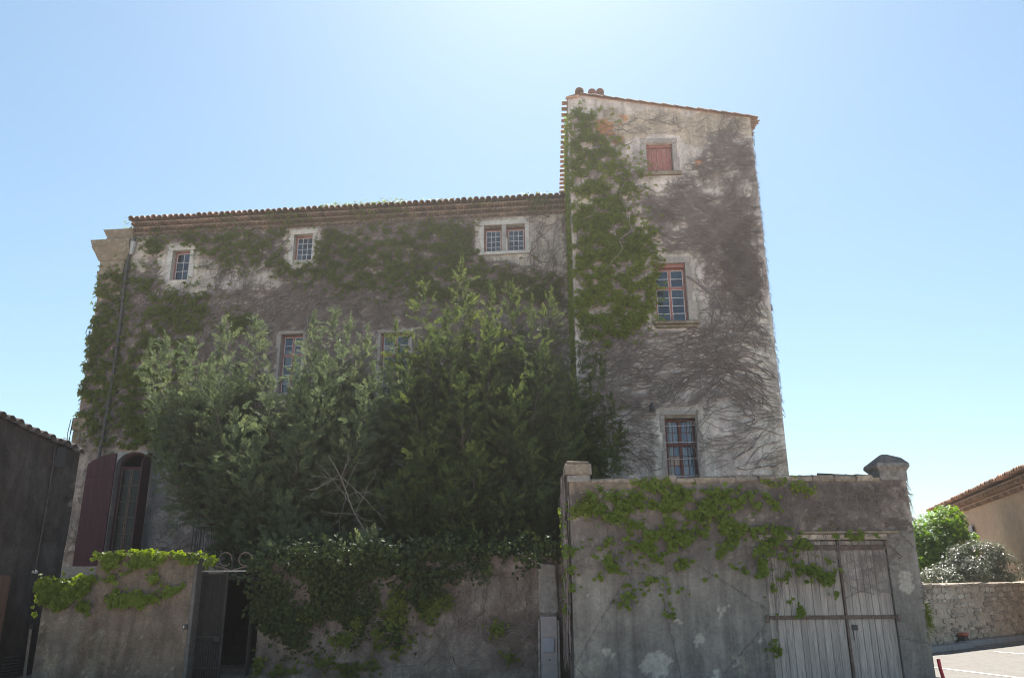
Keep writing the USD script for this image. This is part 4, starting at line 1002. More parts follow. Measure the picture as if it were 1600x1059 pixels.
part(hy, 'body', MB().cbox(-.11, .11, -.07, .07, 0.01, .25, .01), L['iron'])
part(hy, 'cap', MB().cbox(-.15, .15, -.09, .09, .25, .33, .03), L['bin_red'])

_far = at(1472, 803, 36.0); _zr = float(_far[2])
RF_ = Frame(_far[:2], -108)                                # x runs towards the viewer along the eave, y into the building
rx = lambda a, b: float(RF_.hit(a, b)[0]); rz = lambda a, b: float(RF_.hit(a, b)[1])
RL = rx(1600, 745) + 4
rh = thing('farm_house', 'ochre rendered house with a long tiled eave behind the bushes on the right', 'house', RF_)
wn = (rx(1510, 840), rx(1519, 840), rz(1515, 847), rz(1515, 830))
mb = MB(); mb.add([(0, 0, 0), (RL, 0, 0), (RL, 0, _zr), (0, 0, _zr), (0, 8, 0), (RL, 8, 0), (RL, 8, _zr), (0, 8, _zr)], [[0, 1, 2, 3], [4, 7, 6, 5], [0, 3, 7, 4], [1, 5, 6, 2]])
part(rh, 'wall', mb, L['ochre'])
part(rh, 'window', MB().box(wn[0], wn[1], -.012, .05, wn[2], wn[3]), L['dark_hole'])
part(rh, 'shutter', trimesh_hull([(wn[1] + a, -b, c) for a, b in ((0, .05), (.02, .02), (.75, .13), (.77, .10)) for c in (wn[2] - .45, wn[3] + .18)]), L['blue_grey'], label='small grey shutter hanging open')
part(rh, 'shutter_ledge', trimesh_hull([(wn[1] + a, -b - .035, c) for a, b in ((.03, .05), (.05, .02), (.70, .12), (.72, .09)) for c in (wn[3] - .1, wn[3] - .04)]), L['grey_metal'])
part(rh, 'roof', corrugated(-.2, RL, -.45, 4, _zr + .14, _zr + 1.5, .25, .09), L['tile'])
part(rh, 'roof', MB().box(-.2, RL, -.30, 4, _zr + .05, _zr + .12), L['tile_pale'])
for k in range(int(RL / .25)):
    a = -.1 + k * .25
    v, f = half_tile(a, -.55 + rng.normal(0, .02), 0, _zr + .15 + rng.normal(0, .012), .115, .1, .02, True, 6); part(rh, 'roof_tile', (v, f), L['tile'])
    for row in range(2):
        v, f = half_tile(a + .125 * row, -.14 - .16 * row, .1, _zr - .22 + .16 * row, .10, 0, .02, True, 6); part(rh, 'eave_tile', (v, f), L['tile_pale'])
for row in range(2): part(rh, 'mortar_bed', MB().box(-.1, RL, -.10 - .16 * row, .1, _zr - .12 + .16 * row, _zr - .065 + .16 * row), L['ochre'])
# ------------------------------------------------------------------ climbing plants
def leaf_part(parent, frame_pts, N, size, proto, mat, r, name='leaves', **kw):
    v, f = leaves(frame_pts, N, size, proto, r, **kw)
    return part(parent, name, (v, f), mat, kind='stuff')
OUT = np.array([0, -1.0, 0])

# -- on the long house
r = np.random.default_rng(21)
cr = thing('creeper', 'creeper with green patches and a dense net of bare stems over the long house front', 'climbing plant', HF)
def dens_house(x, z):
    px, py = HF.px(x, 0, z)
    d = np.full(len(px), .95)
    d[inside(H_PALE, px, py, 12, 16, 3)] = .33
    d[inside(H_BARE, px, py, 5, 12, 4)] = .10
    d[inside([[(850, 340), (882, 340), (882, 470), (800, 430)]], px, py, 8, 12, 4)] = .35
    d[py > 690] = .30
    d[z > HZ1 - .02] = .35
    d[(px < 215) & (py < 415)] = .06
    for h in house_holes: d[(x > h[0] - .05) & (x < h[1] + .05) & (z > h[2] - .05) & (z < h[3] + .05)] = 0
    d[(x > DX1) & (x < DX1 + .55) & (z < DZ1)] = .02
    return d * np.clip(.35 + 2.6 * (meshkit.fbm(np.stack([x * 2.2, z * 3.4, x * 0], -1), 3, 77) - .30), .15, 1.2)
dh = lookup(dens_house, HX0, 0, 1.8, HZ1 + .3)
fl = lambda x, z: .9 * (meshkit.fbm(np.stack([x * .5, z * .5, x * 0], -1), 2, 12) - .5) * math.pi
l_, w_ = twigs(dh, HX0 + .02, -.02, 2.2, HZ1 + .3, 6200, 16, .085, r, fl, .5, (.014, .032), (.01, .09), .12, pull=.08)
curves(cr, 'stems', l_, w_, L['twig'])
fl_low = lambda x, z: .5 + .8 * (meshkit.fbm(np.stack([x * .7, z * .7, x * 0], -1), 2, 13) - .5) * math.pi
l_, w_ = twigs(lambda x, z: (z < 6.6) * .9 * (x < -8) * (x > DX1 + .5), HX0, -6, 2.1, 6.6, 260, 26, .1, r, fl_low, .35, (.012, .03), (.01, .05), pull=.12)
curves(cr, 'stems', l_, w_, L['twig'])
x, z, q = scatter(H_GREEN, HF, 26000, r, 15, 13, 2, soft=13)
k = clump(x, z, r, .50, 4.2, 5) & (x > HX0 - .05); x, z = x[k], z[k]
ho = ~np.any([(x > h[0] - .12) & (x < h[1] + .12) & (z > h[2] - .1) & (z < h[3] + .12) for h in house_holes], axis=0); x, z = x[ho], z[ho]
leaf_part(cr, np.c_[x, -r.uniform(.03, .16, len(x)), z], np.tile(OUT, (len(x), 1)), r.uniform(.09, .165, len(x)), leaf_proto(3), L['leaf_dim'], r)
x, z, q = scatter([[(205, 345), (880, 312), (880, 335), (205, 372)]], HF, 1500, r, 3, 13, 2); k = clump(x, z, r, .42, 1.0, 5); x, z = x[k], z[k]
leaf_part(cr, np.c_[x, -r.uniform(.3, .5, len(x)), z], np.tile(OUT, (len(x), 1)), r.uniform(.06, .11, len(x)), leaf_proto(3), L['leaf_dim'], r)
x = r.uniform(hx(505, 340), hx(640, 335), 260); x = np.r_[x, r.uniform(hx(660, 330), hx(860, 330), 90)]
leaf_part(cr, np.c_[x, -r.uniform(.3, .55, len(x)), RZ + .06 + r.exponential(.035, len(x))], np.tile(OUT + [0, 0, 1.], (len(x), 1)), r.uniform(.06, .11, len(x)), leaf_proto(3), L['leaf_bright'], r)
y = r.uniform(0, 3, 900); z = r.uniform(6.3, 11.2, 900)                # wrapped round the left corner
leaf_part(cr, np.c_[HX0 - r.exponential(.04, 900), y * .3, z], np.tile([-1.0, -.3, 0], (900, 1)), r.uniform(.08, .14, 900), leaf_proto(3), L['leaf_dim'], r)

# -- on the tower
r = np.random.default_rng(22)
cr = thing('creeper', 'creeper, yellow green on the left and bare dark stems on the right, over the tower', 'climbing plant', TF)
def dens_tower(x, z):
    px, py = TF.px(x, 0, z)
    d = np.full(len(px), .10)
    d[inside(T_TOP, px, py, 14, 16, 2)] = .22
    d[py > 480] = .26
    d[inside(T_MID, px, py, 20, 18, 3)] = .42
    d[inside([[(900, 545), (985, 515), (1000, 640), (900, 740)]], px, py, 20, 18, 3)] = .6
    d[inside(T_GREEN, px, py, 9, 13, 1)] = .5
    d[inside(T_DENSE, px, py, 22, 12, 4)] = 1.0
    d[(x > TW - .75) & (z < tz(1190, 480))] *= .55
    d[(px > 1100) & (py > 650)] *= .4
    for h in (T1, T2, T3): d[(x > h[0] - .15) & (x < h[1] + .17) & (z > h[2] - .2) & (z < h[3] + .2)] = 0.0
    return d * np.clip(.3 + 2.8 * (meshkit.fbm(np.stack([x * 2.2, z * 3.6, x * 0], -1), 3, 78) - .36), .04, 1.2)
dt = lookup(dens_tower, 0, TW, 4, 16.5)
ftw = lambda x, z: .18 * np.sin(x * 1.4 + z * .5) + 1.3 * (meshkit.fbm(np.stack([x * .6, z * .6, x * 0], -1), 2, 14) - .5) * 2 - .1
l_, w_ = twigs(dt, .02, TW - .02, 4.2, 15.9, 3000, 20, .075, r, ftw, .42, (.009, .022), (.01, .07), .10, pull=.10)
curves(cr, 'stems', l_, w_, L['twig'])
dd = lambda x, z: (dt(x, z) > .55) * 1.0
l_, w_ = twigs(dd,   .02, TW - .02, 8.0, 15.9, 900, 14, .07, r, ftw, .5, (.012, .028), (.02, .09), .2, pull=.06)
curves(cr, 'stems', l_, w_, L['twig'])
# long sweeping runners across the lower wall
ll = lambda x, z: ((z < tz(1050, 512)) & (dt(x, z) > 0)) * .8
l_, w_ = twigs(ll, .05, TW, 4.5, tz(1050, 512), 330, 44, .09, r, ftw, .25, (.010, .026), (.02, .05), .01, pull=.22)
curves(cr, 'stems', l_, w_, L['twig'])
fr = lambda x, z: 1.2 + .9 * (meshkit.fbm(np.stack([x, z, x * 0], -1), 2, 15) - .5)
l_, w_ = twigs(lambda x, z: ((x > T2[1] + .2) & (z > 8.3) & (z < 12)) * .8, T2[1] + .2, TW - .1, 8.3, 12, 60, 26, .08, r, fr, .25, (.008, .018), (.02, .05), .01)
curves(cr, 'stems', l_, w_, L['twig'])
x, z, q = scatter(T_GREEN, TF, 12000, r, 15, 13, 1, soft=14)
k = (x > 0) & ~inside(T_GAP, q[:, 0], q[:, 1], 8, 7, 9) & clump(x, z, r, .545, 4.0, 6); x, z = x[k], z[k]
leaf_part(cr, np.c_[x, -r.uniform(.03, .15, len(x)), z], np.tile(OUT, (len(x), 1)), r.uniform(.085, .155, len(x)), leaf_proto(3), L['leaf'], r)
n = 3200; y = r.uniform(.0, 2.4, n); z = 6.5 + r.random(n) * 9.6     # the return face on the left
leaf_part(cr, np.c_[-r.uniform(.02, .10, n), y, z], np.tile([-1.0, -.4, 0], (n, 1)), r.uniform(.07, .12, n), leaf_proto(3), L['leaf'], r)
big = [[(985, 365), (968, 378), (972, 392), (962, 405), (940, 430)], [(975, 290), (968, 310), (980, 335), (985, 365)]]
l_ = [np.c_[TF.hit(np.array(b)[:, 0], np.array(b)[:, 1])[0], np.full(len(b), -.17), TF.hit(np.array(b)[:, 0], np.array(b)[:, 1])[1]] for b in big]
curves(cr, 'old_stems', l_, [np.linspace(.034, .02, len(b)) for b in big], L['twig_pale'])
main = [[(1092, 625), (1096, 580), (1110, 545), (1118, 500), (1128, 470), (1140, 440)], [(1092, 600), (1115, 560), (1145, 530), (1165, 500), (1190, 470)], [(1073, 432), (1105, 455), (1125, 470), (1128, 490), (1115, 515), (1110, 545)], [(1030, 570), (1060, 552), (1080, 545), (1110, 520), (1140, 508), (1180, 505)],
        [(1100, 620), (1120, 590), (1150, 565)], [(1145, 535), (1150, 500), (1160, 488)], [(920, 545), (960, 530), (1000, 540), (1040, 565), (1090, 575)], [(905, 590), (960, 600), (1020, 590), (1090, 605), (1150, 625), (1200, 620)], [(900, 640), (960, 620), (1000, 625)], [(1090, 640), (1092, 700), (1094, 740)]]
ml, mw = [], []
for b in main:
    b = np.array(b, float); u = np.linspace(0, len(b) - 1, len(b) * 5); q = np.stack([np.interp(u, np.arange(len(b)), b[:, 0]), np.interp(u, np.arange(len(b)), b[:, 1])], 1) + np.cumsum(r.normal(0, .7, (len(u), 2)), 0)
    xx, zz = TF.hit(q[:, 0], q[:, 1]); ml.append(np.c_[xx, np.full(len(xx), -.05), zz]); mw.append(np.linspace(.036, .016, len(xx)))
    for _ in range(14):
        i = r.integers(1, len(q)); a = r.uniform(-2.2, .2) if r.random() < .7 else r.uniform(0, 6.28); p = q[i] + np.cumsum(np.stack([np.cos(a + np.cumsum(r.normal(0, .3, 9))), np.sin(a + np.cumsum(r.normal(0, .3, 9)))], 1) * 4.2, 0)
        xx, zz = TF.hit(p[:, 0], p[:, 1]); ok = (xx < TW) & (xx > 0) & ~((xx > T2[0] - .2) & (xx < T2[1] + .2) & (zz > T2[2] - .2) & (zz < T2[3] + .2)); n_ = int(np.argmin(ok)) if not ok.all() else 9
        if n_ > 2: ml.append(np.c_[xx, np.full(9, -.035), zz][:n_]); mw.append(np.linspace(.018, .008, 9)[:n_])
curves(cr, 'main_stems', ml, mw, L['twig'])
# wisps standing off the right hand edge
n = 420; z = r.uniform(6, 15.5, n)
l_ = [np.c_[TW + np.r_[0, np.cumsum(r.uniform(0.0, .03, 4))], -.02 + r.uniform(0, .3) + np.zeros(5), zz + np.r_[0, np.cumsum(r.normal(-.02, .03, 4))]] for zz in z]
curves(cr, 'stems', l_, [np.full(5, .012)] * n, L['twig'])

# -- on the garage
r = np.random.default_rng(23)
cr = thing('creeper', 'bright green creeper trailing in clumps over the garage wall and its doors', 'climbing plant', GF)
G_LEAF = zm([[(155, 240), (300, 205), (480, 190), (640, 232), (720, 222), (900, 238), (945, 262), (955, 322), (800, 312), (690, 330), (605, 372), (465, 362), (440, 285), (345, 292), (305, 345), (415, 372), (405, 392), (340, 378), (270, 350), (175, 345)],
             [(310, 402), (460, 388), (580, 402), (590, 450), (500, 492), (385, 502), (320, 432)], [(705, 338), (800, 342), (800, 400), (735, 478), (705, 420)],
             [(812, 380), (940, 368), (1040, 400), (1112, 418), (1065, 480), (990, 430), (945, 470), (870, 440)],
             (345, 505, 27), (250, 535, 32), (215, 490, 18), (300, 470, 20), (325, 615, 24), (315, 665, 20), (285, 700, 14), (415, 605, 26), (475, 635, 22), (487, 730, 24), (540, 530, 24), (712, 565, 26), (870, 495, 34), (1010, 505, 32), (880, 560, 24),
             (1055, 572, 38), (1145, 570, 46), (1180, 640, 20), (985, 588, 26), (905, 628, 20), (1022, 660, 16), (1032, 728, 20), (928, 720, 14), (940, 888, 25), (943, 812, 8), (635, 400, 24), (570, 690, 14), (820, 560, 16), (460, 515, 16), (405, 540, 16),
             (70, 480, 24), (85, 560, 18), (92, 640, 11), (95, 700, 9), (235, 437, 14), (170, 432, 10), (270, 370, 20), (200, 590, 12), (640, 590, 10), (765, 540, 10), (1180, 415, 12), (1290, 420, 20), (1240, 418, 14), (1340, 410, 12), (120, 590, 8), (300, 575, 12), (590, 520, 10), (700, 490, 16)], 860, 680, 2.667)
x, z, q = scatter(G_LEAF, GF, 6000, r, 5, 6, 3, soft=6)
k = clump(x, z, r, .50, 6.0, 7); x, z = x[k], z[k]
yy = -r.uniform(.02, .14, len(x))
leaf_part(cr, np.c_[x, yy, z], np.tile(OUT, (len(x), 1)), r.uniform(.045, .085, len(x)), leaf_proto(5), L['leaf_bright'], r, tipj=.3, spread=.45)
x, z, q = scatter(zm([[(330, 190), (500, 180), (520, 210), (340, 215)], [(880, 190), (990, 185), (990, 200), (880, 205)], [(1000, 200), (1100, 230), (1090, 245), (1000, 220)], [(80, 300), (180, 240), (180, 330), (90, 340)]], 860, 680, 2.667), GF, 420, r, 4, 8, 4)
leaf_part(cr, np.c_[x, -r.uniform(.04, .1, len(x)), z], np.tile(OUT, (len(x), 1)), r.uniform(.04, .07, len(x)), leaf_proto(5), L['leaf'], r)
rl, rw = [], []
for g_ in G_LEAF:
    c0 = np.array(g_[:2] if np.ndim(g_[0]) == 0 else np.mean(g_, 0)); n_ = 14
    for _ in range(3):
        top = np.array([c0[0] + r.normal(0, 30), min(c0[1] - 15, r.uniform(745, 800))]); u = np.linspace(0, 1, n_)[:, None]
        p = c0 + (top - c0) * u + np.cumsum(r.normal(0, 1.6, (n_, 2)), 0) * np.sin(u * 3.0)
        xx, zz = GF.hit(p[:, 0], p[:, 1]); xx = np.clip(xx, .02, GW - .02); rl.append(np.c_[xx, np.full(n_, -.022), np.minimum(zz, GH)]); rw.append(np.linspace(.005, .009, n_))
curves(cr, 'runners', rl, rw, L['twig'])
def dens_gar(x, z):
    px, py = GF.px(x, 0, z)
    d = np.full(len(px), .015)
    d[py < 905] = .13; d[py < 860] = .22
    d[inside(zm([[(80, 180), (940, 180), (940, 600), (100, 600)]], 860, 680, 2.667), px, py, 14, 14, 3) & (py < 900)] = .24
    d[inside(G_BROWN, px, py, 14, 12, 3)] = .95
    d[inside(zm([[(1210, 470), (1410, 470), (1430, 660), (1230, 660)]], 860, 680, 2.667), px, py, 10, 10, 3)] = .55
    return d
dg = lookup(dens_gar, 0, GW, 0, GH, .03)
ftg = lambda x, z: .6 * (meshkit.fbm(np.stack([x, z, x * 0], -1), 2, 15) - .5) * math.pi
l_, w_ = twigs(dg, .01, GW - .01, .1, GH - .02, 1500, 18, .045, r, ftg, .45, (.003, .0075), (.006, .03), .04, pull=.1)
curves(cr, 'stems', l_, w_, L['twig'])
l_, w_ = twigs(lambda x, z: (z > 1.75) * (x < 4.6) * .8, .05, GW, 1.7, 3.1, 120, 40, .045, r, lambda x, z: .12 + 0 * x, .2, (.003, .006), (.006, .03), .01)
curves(cr, 'stems', l_, w_, L['twig_pale'])
pts = [GF.hit(np.array(b)[:, 0], np.array(b)[:, 1]) for b in ([(1320, 935), (1345, 924), (1367, 928)], [(1345, 924), (1330, 915), (1318, 905)], [(1345, 924), (1372, 912), (1390, 905)], [(1345, 923), (1350, 905), (1345, 880)])]
curves(cr, 'stems', [np.c_[a, np.full(len(a), -.01), b] for a, b in pts], [np.full(len(a), .012) for a, b in pts], L['twig'])
n = 500                                                            # stems on the return face and tufts off the right edge
l_ = []
for _ in range(n):
    y0, z0 = r.uniform(.03, 1.15), r.uniform(.1, 3.2); m_ = 10
    l_.append(np.c_[-.02 - r.uniform(0, .09) + np.zeros(m_), np.clip(y0 + np.cumsum(r.normal(0, .03, m_)), -.06, 1.2), np.clip(z0 + np.cumsum(r.normal(.05, .04, m_)), .05, GH + .1)])
curves(cr, 'stems', l_, [np.full(10, .011)] * n, L['twig'])
for (px0, py0, s, nn) in ((1425, 772, .12, 60), (1428, 800, .13, 60), (1420, 745, .10, 50), (1416, 722, .06, 30), (1428, 830, .08, 40)):
    c0 = GF.hit(px0 - 6, py0); l2 = []
    for _ in range(nn):
        p = np.array([min(c0[0], GW) , r.uniform(0, .4), c0[1] + r.normal(0, s * .7)]); d = np.array([r.uniform(.2, 1), r.normal(0, .3), r.uniform(-1.2, .1)])
        l2.append(np.array([p, p + d * s * .5, p + d * s * .8 - [0, 0, s * .3]]))
    curves(cr, 'stems', l2, [np.array([.012, .009, .005])] * nn, L['twig'])
n = 260; y = r.uniform(0, 1.1, n); z = r.uniform(1.0, 2.9, n)
leaf_part(cr, np.c_[-r.uniform(.03, .12, n), y, z], np.tile([-1.0, -.6, 0], (n, 1)), r.uniform(.045, .08, n), leaf_proto(5), L['leaf_bright'], r)
# fringe of stems and small leaves along the coping
l2 = []
for _ in range(420):
    x0 = r.uniform(.6, 5.2); x0 = x0 if r.random() < .5 else r.uniform(2.6, 3.6)
    p = np.array([x0, r.uniform(-.02, .3), GH + .03]); d = np.array([r.normal(0, 1), r.normal(0, .2), abs(r.normal(0, .35))]); d *= .09
    l2.append(np.array([p, p + d * .6, p + d + [0, 0, -.02]]))
curves(cr, 'stems', l2, [np.array([.009, .007, .004])] * len(l2), L['twig'])

# -- weeds in cracks of the garage edge
r = np.random.default_rng(24)
for (px0, py0, s, nn, mt, lab) in ((1437, 922, .17, 150, 'twig', 'dry brown tuft growing out of the garage corner'), (1447, 965, .26, 190, 'leaf_dim', 'green grassy tuft sprouting from the right edge of the garage')):
    c0 = GF.hit(px0, py0); wd = thing('weed_tuft', lab, 'weed', GF); base = np.array([GW - .02, .02, float(c0[1])]); l2, w2 = [], []
    for _ in range(nn):
        d = np.array([r.uniform(-.15, 1), r.normal(-.25, .5), r.uniform(-1.0, 1.0)]); d /= np.linalg.norm(d); a = s * r.uniform(.5, 1.0); b0 = base + [0, r.uniform(-.02, .2), r.normal(0, s * .4)]
        l2.append(np.array([b0, b0 + d * a * .5, b0 + d * a * .85 - [0, 0, a * .15]])); w2.append(np.array([.012, .010, .004]))
    curves(wd, 'blades', l2, w2, L[mt])

# -- on the brown wall
r = np.random.default_rng(25)
cr = thing('creeper', 'bright creeper hanging over the top of the brown wall left of the gate', 'climbing plant', PF)
P_LEAF = zm([[(150, 680), (250, 672), (362, 668), (352, 720), (262, 772), (232, 800), (165, 782), (150, 720)], [(362, 590), (630, 582), (615, 625), (500, 640), (470, 672), (455, 630), (390, 642), (362, 660)], [(412, 742), (470, 715), (520, 748), (598, 740), (590, 772), (470, 785), (420, 775)],
             [(620, 712), (700, 706), (695, 735), (625, 748)], [(660, 588), (740, 590), (738, 612), (670, 606)], (325, 785, 18), (425, 690, 22), (585, 682, 18), (140, 800, 6), (740, 605, 20), (800, 612, 14)], 0, 620, 2.412)
x, z, q = scatter(P_LEAF, PF, 2400, r, 4.5, 7, 3, soft=4); k = clump(x, z, r, .6, 4.0, 7); x, z = x[k], z[k]
leaf_part(cr, np.c_[x, -r.uniform(.02, .12, len(x)), z], np.tile(OUT, (len(x), 1)), r.uniform(.05, .10, len(x)), leaf_proto(5), L['leaf_bright'], r, tipj=.4, spread=.4)
n = 330; x = r.uniform(PXS, PX1 + .1, n); x[:110] = r.uniform(PX0, PXS, 110)
leaf_part(cr, np.c_[x, r.uniform(-.1, .4, n), np.where(x < PXS, PL, PH) + r.uniform(.0, .07, n)], np.tile([0, -.3, 1.0], (n, 1)), r.uniform(.05, .09, n), leaf_proto(5), L['leaf_bright'], r)
dp_ = lambda x, z: np.where(z > .95, .5, .03)
l_, w_ = twigs(dp_, PX0 + .02, PX1 - .12, .3, PL - .02, 90, 16, .05, r, None, .4, (.004, .008), (.006, .03)); curves(cr, 'stems', l_, w_, L['twig'])

# -- ivy and creeper on the low wall
r = np.random.default_rng(26)
ivy = thing('ivy', 'mass of dark glossy ivy tumbling over the low garden wall', 'ivy', LF)
I_LEAF = [[(393, 908), (398, 872), (432, 858), (560, 848), (700, 852), (885, 846), (885, 872), (850, 878), (790, 868), (735, 885), (700, 908), (670, 930), (640, 918), (618, 895), (600, 905), (592, 935), (575, 985), (555, 1000), (530, 965), (500, 975), (470, 1000), (440, 985), (408, 985), (395, 950)],
          [(600, 965), (620, 960), (640, 1005), (610, 1005)], (470, 1000, 14), (655, 935, 12)]
x, z, q = scatter(I_LEAF, LF, 6800, r, 16, 14, 3, soft=12)
k = clump(x, z, r, .62, 2.6, 9); x, z = x[k], z[k]
dep = np.clip((z - .9) / 1.0, .12, 1) * .5 * np.clip(meshkit.fbm(np.stack([x * 2.2, z * 2.2, x * 0], -1), 2, 15) * 2.2 - .3, .15, 1.4)
leaf_part(ivy, np.c_[x, -.03 - dep * r.random(len(x)) ** .7 * (.5 + meshkit.fbm(np.stack([x * 2, z * 2, x * 0], -1), 2, 5)), z], np.tile(OUT, (len(x), 1)), r.uniform(.045, .085, len(x)), IVY, L['ivy'], r, spread=.45, up=.5)
n = 2200; x = r.uniform(lx0 - .1, .75, n); a = r.uniform(0, math.pi / 2, n)
leaf_part(ivy, np.c_[x, .15 - .3 * np.cos(a) + r.uniform(0, .25, n), LH - .02 + .2 * np.sin(a) * meshkit.fbm(np.stack([x * 1.7, x * 0, x * 0], -1), 3, 6) * 1.6], np.stack([np.zeros(n), -np.cos(a), np.sin(a) + .2], 1), r.uniform(.045, .085, n), IVY, L['ivy'], r)
l_, w_ = twigs(lambda x, z: np.full(len(x), .6), lx0 + .05, 1.0, .2, LH, 160, 22, .06, r, lambda x, z: 1.4 + 0 * x, .4, (.005, .014), (.01, .06)); curves(ivy, 'stems', l_, w_, L['bark'])
n = 700; x = r.uniform(lx0, 1.0, n); hgt = .45 * meshkit.fbm(np.stack([x * 2.4, x * 0, x * 0 + 3], -1), 3, 9) ** 1.5
leaf_part(ivy, np.c_[x, r.uniform(-.1, .5, n), LH + .05 + hgt * r.random(n)], np.tile([0, -.8, .5], (n, 1)), r.uniform(.045, .085, n), IVY, L['ivy'], r, tipj=.9)
cr = thing('creeper', 'dim green creeper strands on the lower pinkish face of the low garden wall', 'climbing plant', LF)
C_LEAF = zm([[(390, 810), (560, 780), (550, 830), (420, 850)], [(600, 770), (640, 770), (632, 880), (600, 870)], [(690, 600), (760, 600), (742, 680), (690, 680)], [(800, 650), (960, 610), (960, 670), (800, 680)], [(700, 740), (738, 740), (730, 900), (706, 900)],
             [(740, 800), (860, 815), (830, 845), (750, 838)], [(40, 900), (100, 900), (95, 960), (40, 970)], [(110, 960), (290, 925), (290, 965), (120, 990)], [(330, 885), (500, 940), (480, 958), (330, 925)], [(500, 930), (660, 922), (650, 955), (480, 980)], [(640, 720), (720, 660), (760, 740), (700, 760)], (520, 740, 30), (860, 700, 40), (470, 620, 30), (1180, 760, 30), (1230, 900, 26), (300, 700, 30)], 380, 720, 2.963)
x, z, q = scatter(C_LEAF, LF, 2300, r, 9, 9, 3); k = clump(x, z, r, .56, 3.0, 8); x, z = x[k], z[k]
leaf_part(cr, np.c_[x, -r.uniform(.05, .12, len(x)), z], np.tile(OUT, (len(x), 1)), r.uniform(.04, .075, len(x)), leaf_proto(5), L['leaf_dim'], r)
l_, w_ = twigs(lambda x, z: np.where(z < 1.5, .5, .2), lx0 + .05, 1.0, .05, LH - .1, 520, 20, .05, r, lambda x, z: .9 * (meshkit.fbm(np.stack([x * 2, z * 2, x * 0], -1), 2, 18) - .5) * math.pi, .35, (.004, .010), (.04, .08)); curves(cr, 'stems', l_, w_, L['twig'])

# ------------------------------------------------------------------ conifers
def frond(r):
    """a flat feathery spray, one metre long, lying along +z and fanned in x"""
    V, F = [], []
    def blade(p, d, l, w, nrm):
        s = np.cross(d, nrm); o = len(V)
        V.extend([p, p + d * l * .45 + s * w, p + d * l, p + d * l * .45 - s * w]); F.extend([[o, o + 1, o + 2], [o, o + 2, o + 3]])
    nrm = np.array([0, 1.0, 0]); ax = []
    for t in np.linspace(0, 1, 9): ax.append(np.array([.05 * math.sin(3 * t), -.16 * t * t, t]))
    for a, b in zip(ax[:-1], ax[1:]): blade(a, (b - a) / np.linalg.norm(b - a), np.linalg.norm(b - a) * 1.3, .014, nrm)
    for k in range(11):
        t = .05 + .92 * k / 11; p = np.array([.05 * math.sin(3 * t), -.16 * t * t, t])
        for s in (-1, 1):
            if r.random() < .15: continue
            l = (.34 * (1 - t) ** .8 + .09) * r.uniform(.6, 1.35); a = r.uniform(.35, .85)
            d = np.array([s * math.sin(a), r.normal(-.05, .28), math.cos(a)]); d /= np.linalg.norm(d)
            n2 = nrm + r.normal(0, .4, 3); n2 -= d * (n2 @ d); n2 /= np.linalg.norm(n2)
            blade(p, d, l, .020 + .010 * (1 - t), n2)
            for q in (.3, .55, .78):
                for s2 in (-1, 1):
                    if r.random() < .62:
                        sd = np.cross(d, n2); e = d * .85 + sd * s2 * .6 + r.normal(0, .2, 3); e /= np.linalg.norm(e)
                        blade(p + d * l * q, e, l * .38 * (1.15 - q) + .035, .019, n2)
    return np.array(V), np.array(F)

def quat_to(d, roll):
    """rotations taking +z to d and rolled about it: (w, x, y, z)"""
    d = d / np.linalg.norm(d, axis=1, keepdims=True); z = np.array([0, 0, 1.0])
    w = 1 + d[:, 2]; v = np.cross(np.tile(z, (len(d), 1)), d)
    bad = w < 1e-4; w[bad] = 0; v[bad] = [1, 0, 0]
    q = np.c_[w, v]; q /= np.linalg.norm(q, axis=1, keepdims=True)
    c, s = np.cos(roll / 2), np.sin(roll / 2)
    return np.c_[q[:, 0] * c - q[:, 3] * s, q[:, 1] * c + q[:, 2] * s, q[:, 2] * c - q[:, 1] * s, q[:, 3] * c + q[:, 0] * s]

def instancer(parent, name, protos, mat, P, Q, S, idx):
    path = numbered(path_of(parent) + '/' + name)
    pi = UsdGeom.PointInstancer.Define(stage, path)
    for k, pr in enumerate(protos):
        m = usdkit.mesh(stage, f'{path}/spray_{k + 1:03d}' if k else f'{path}/spray', pr, mat)
        pi.CreatePrototypesRel().AddTarget(m.GetPath())
    pi.CreatePositionsAttr(Vt.Vec3fArray.FromNumpy(P.astype(np.float32)))
    pi.CreateOrientationsAttr(Vt.QuathArray([Gf.Quath(float(q[0]), float(q[1]), float(q[2]), float(q[3])) for q in Q]))
    pi.CreateScalesAttr(Vt.Vec3fArray.FromNumpy(S.astype(np.float32)))
    pi.CreateProtoIndicesAttr(Vt.IntArray.FromNumpy(idx.astype(np.int32)))
    return keys(pi.GetPrim(), kind='stuff')

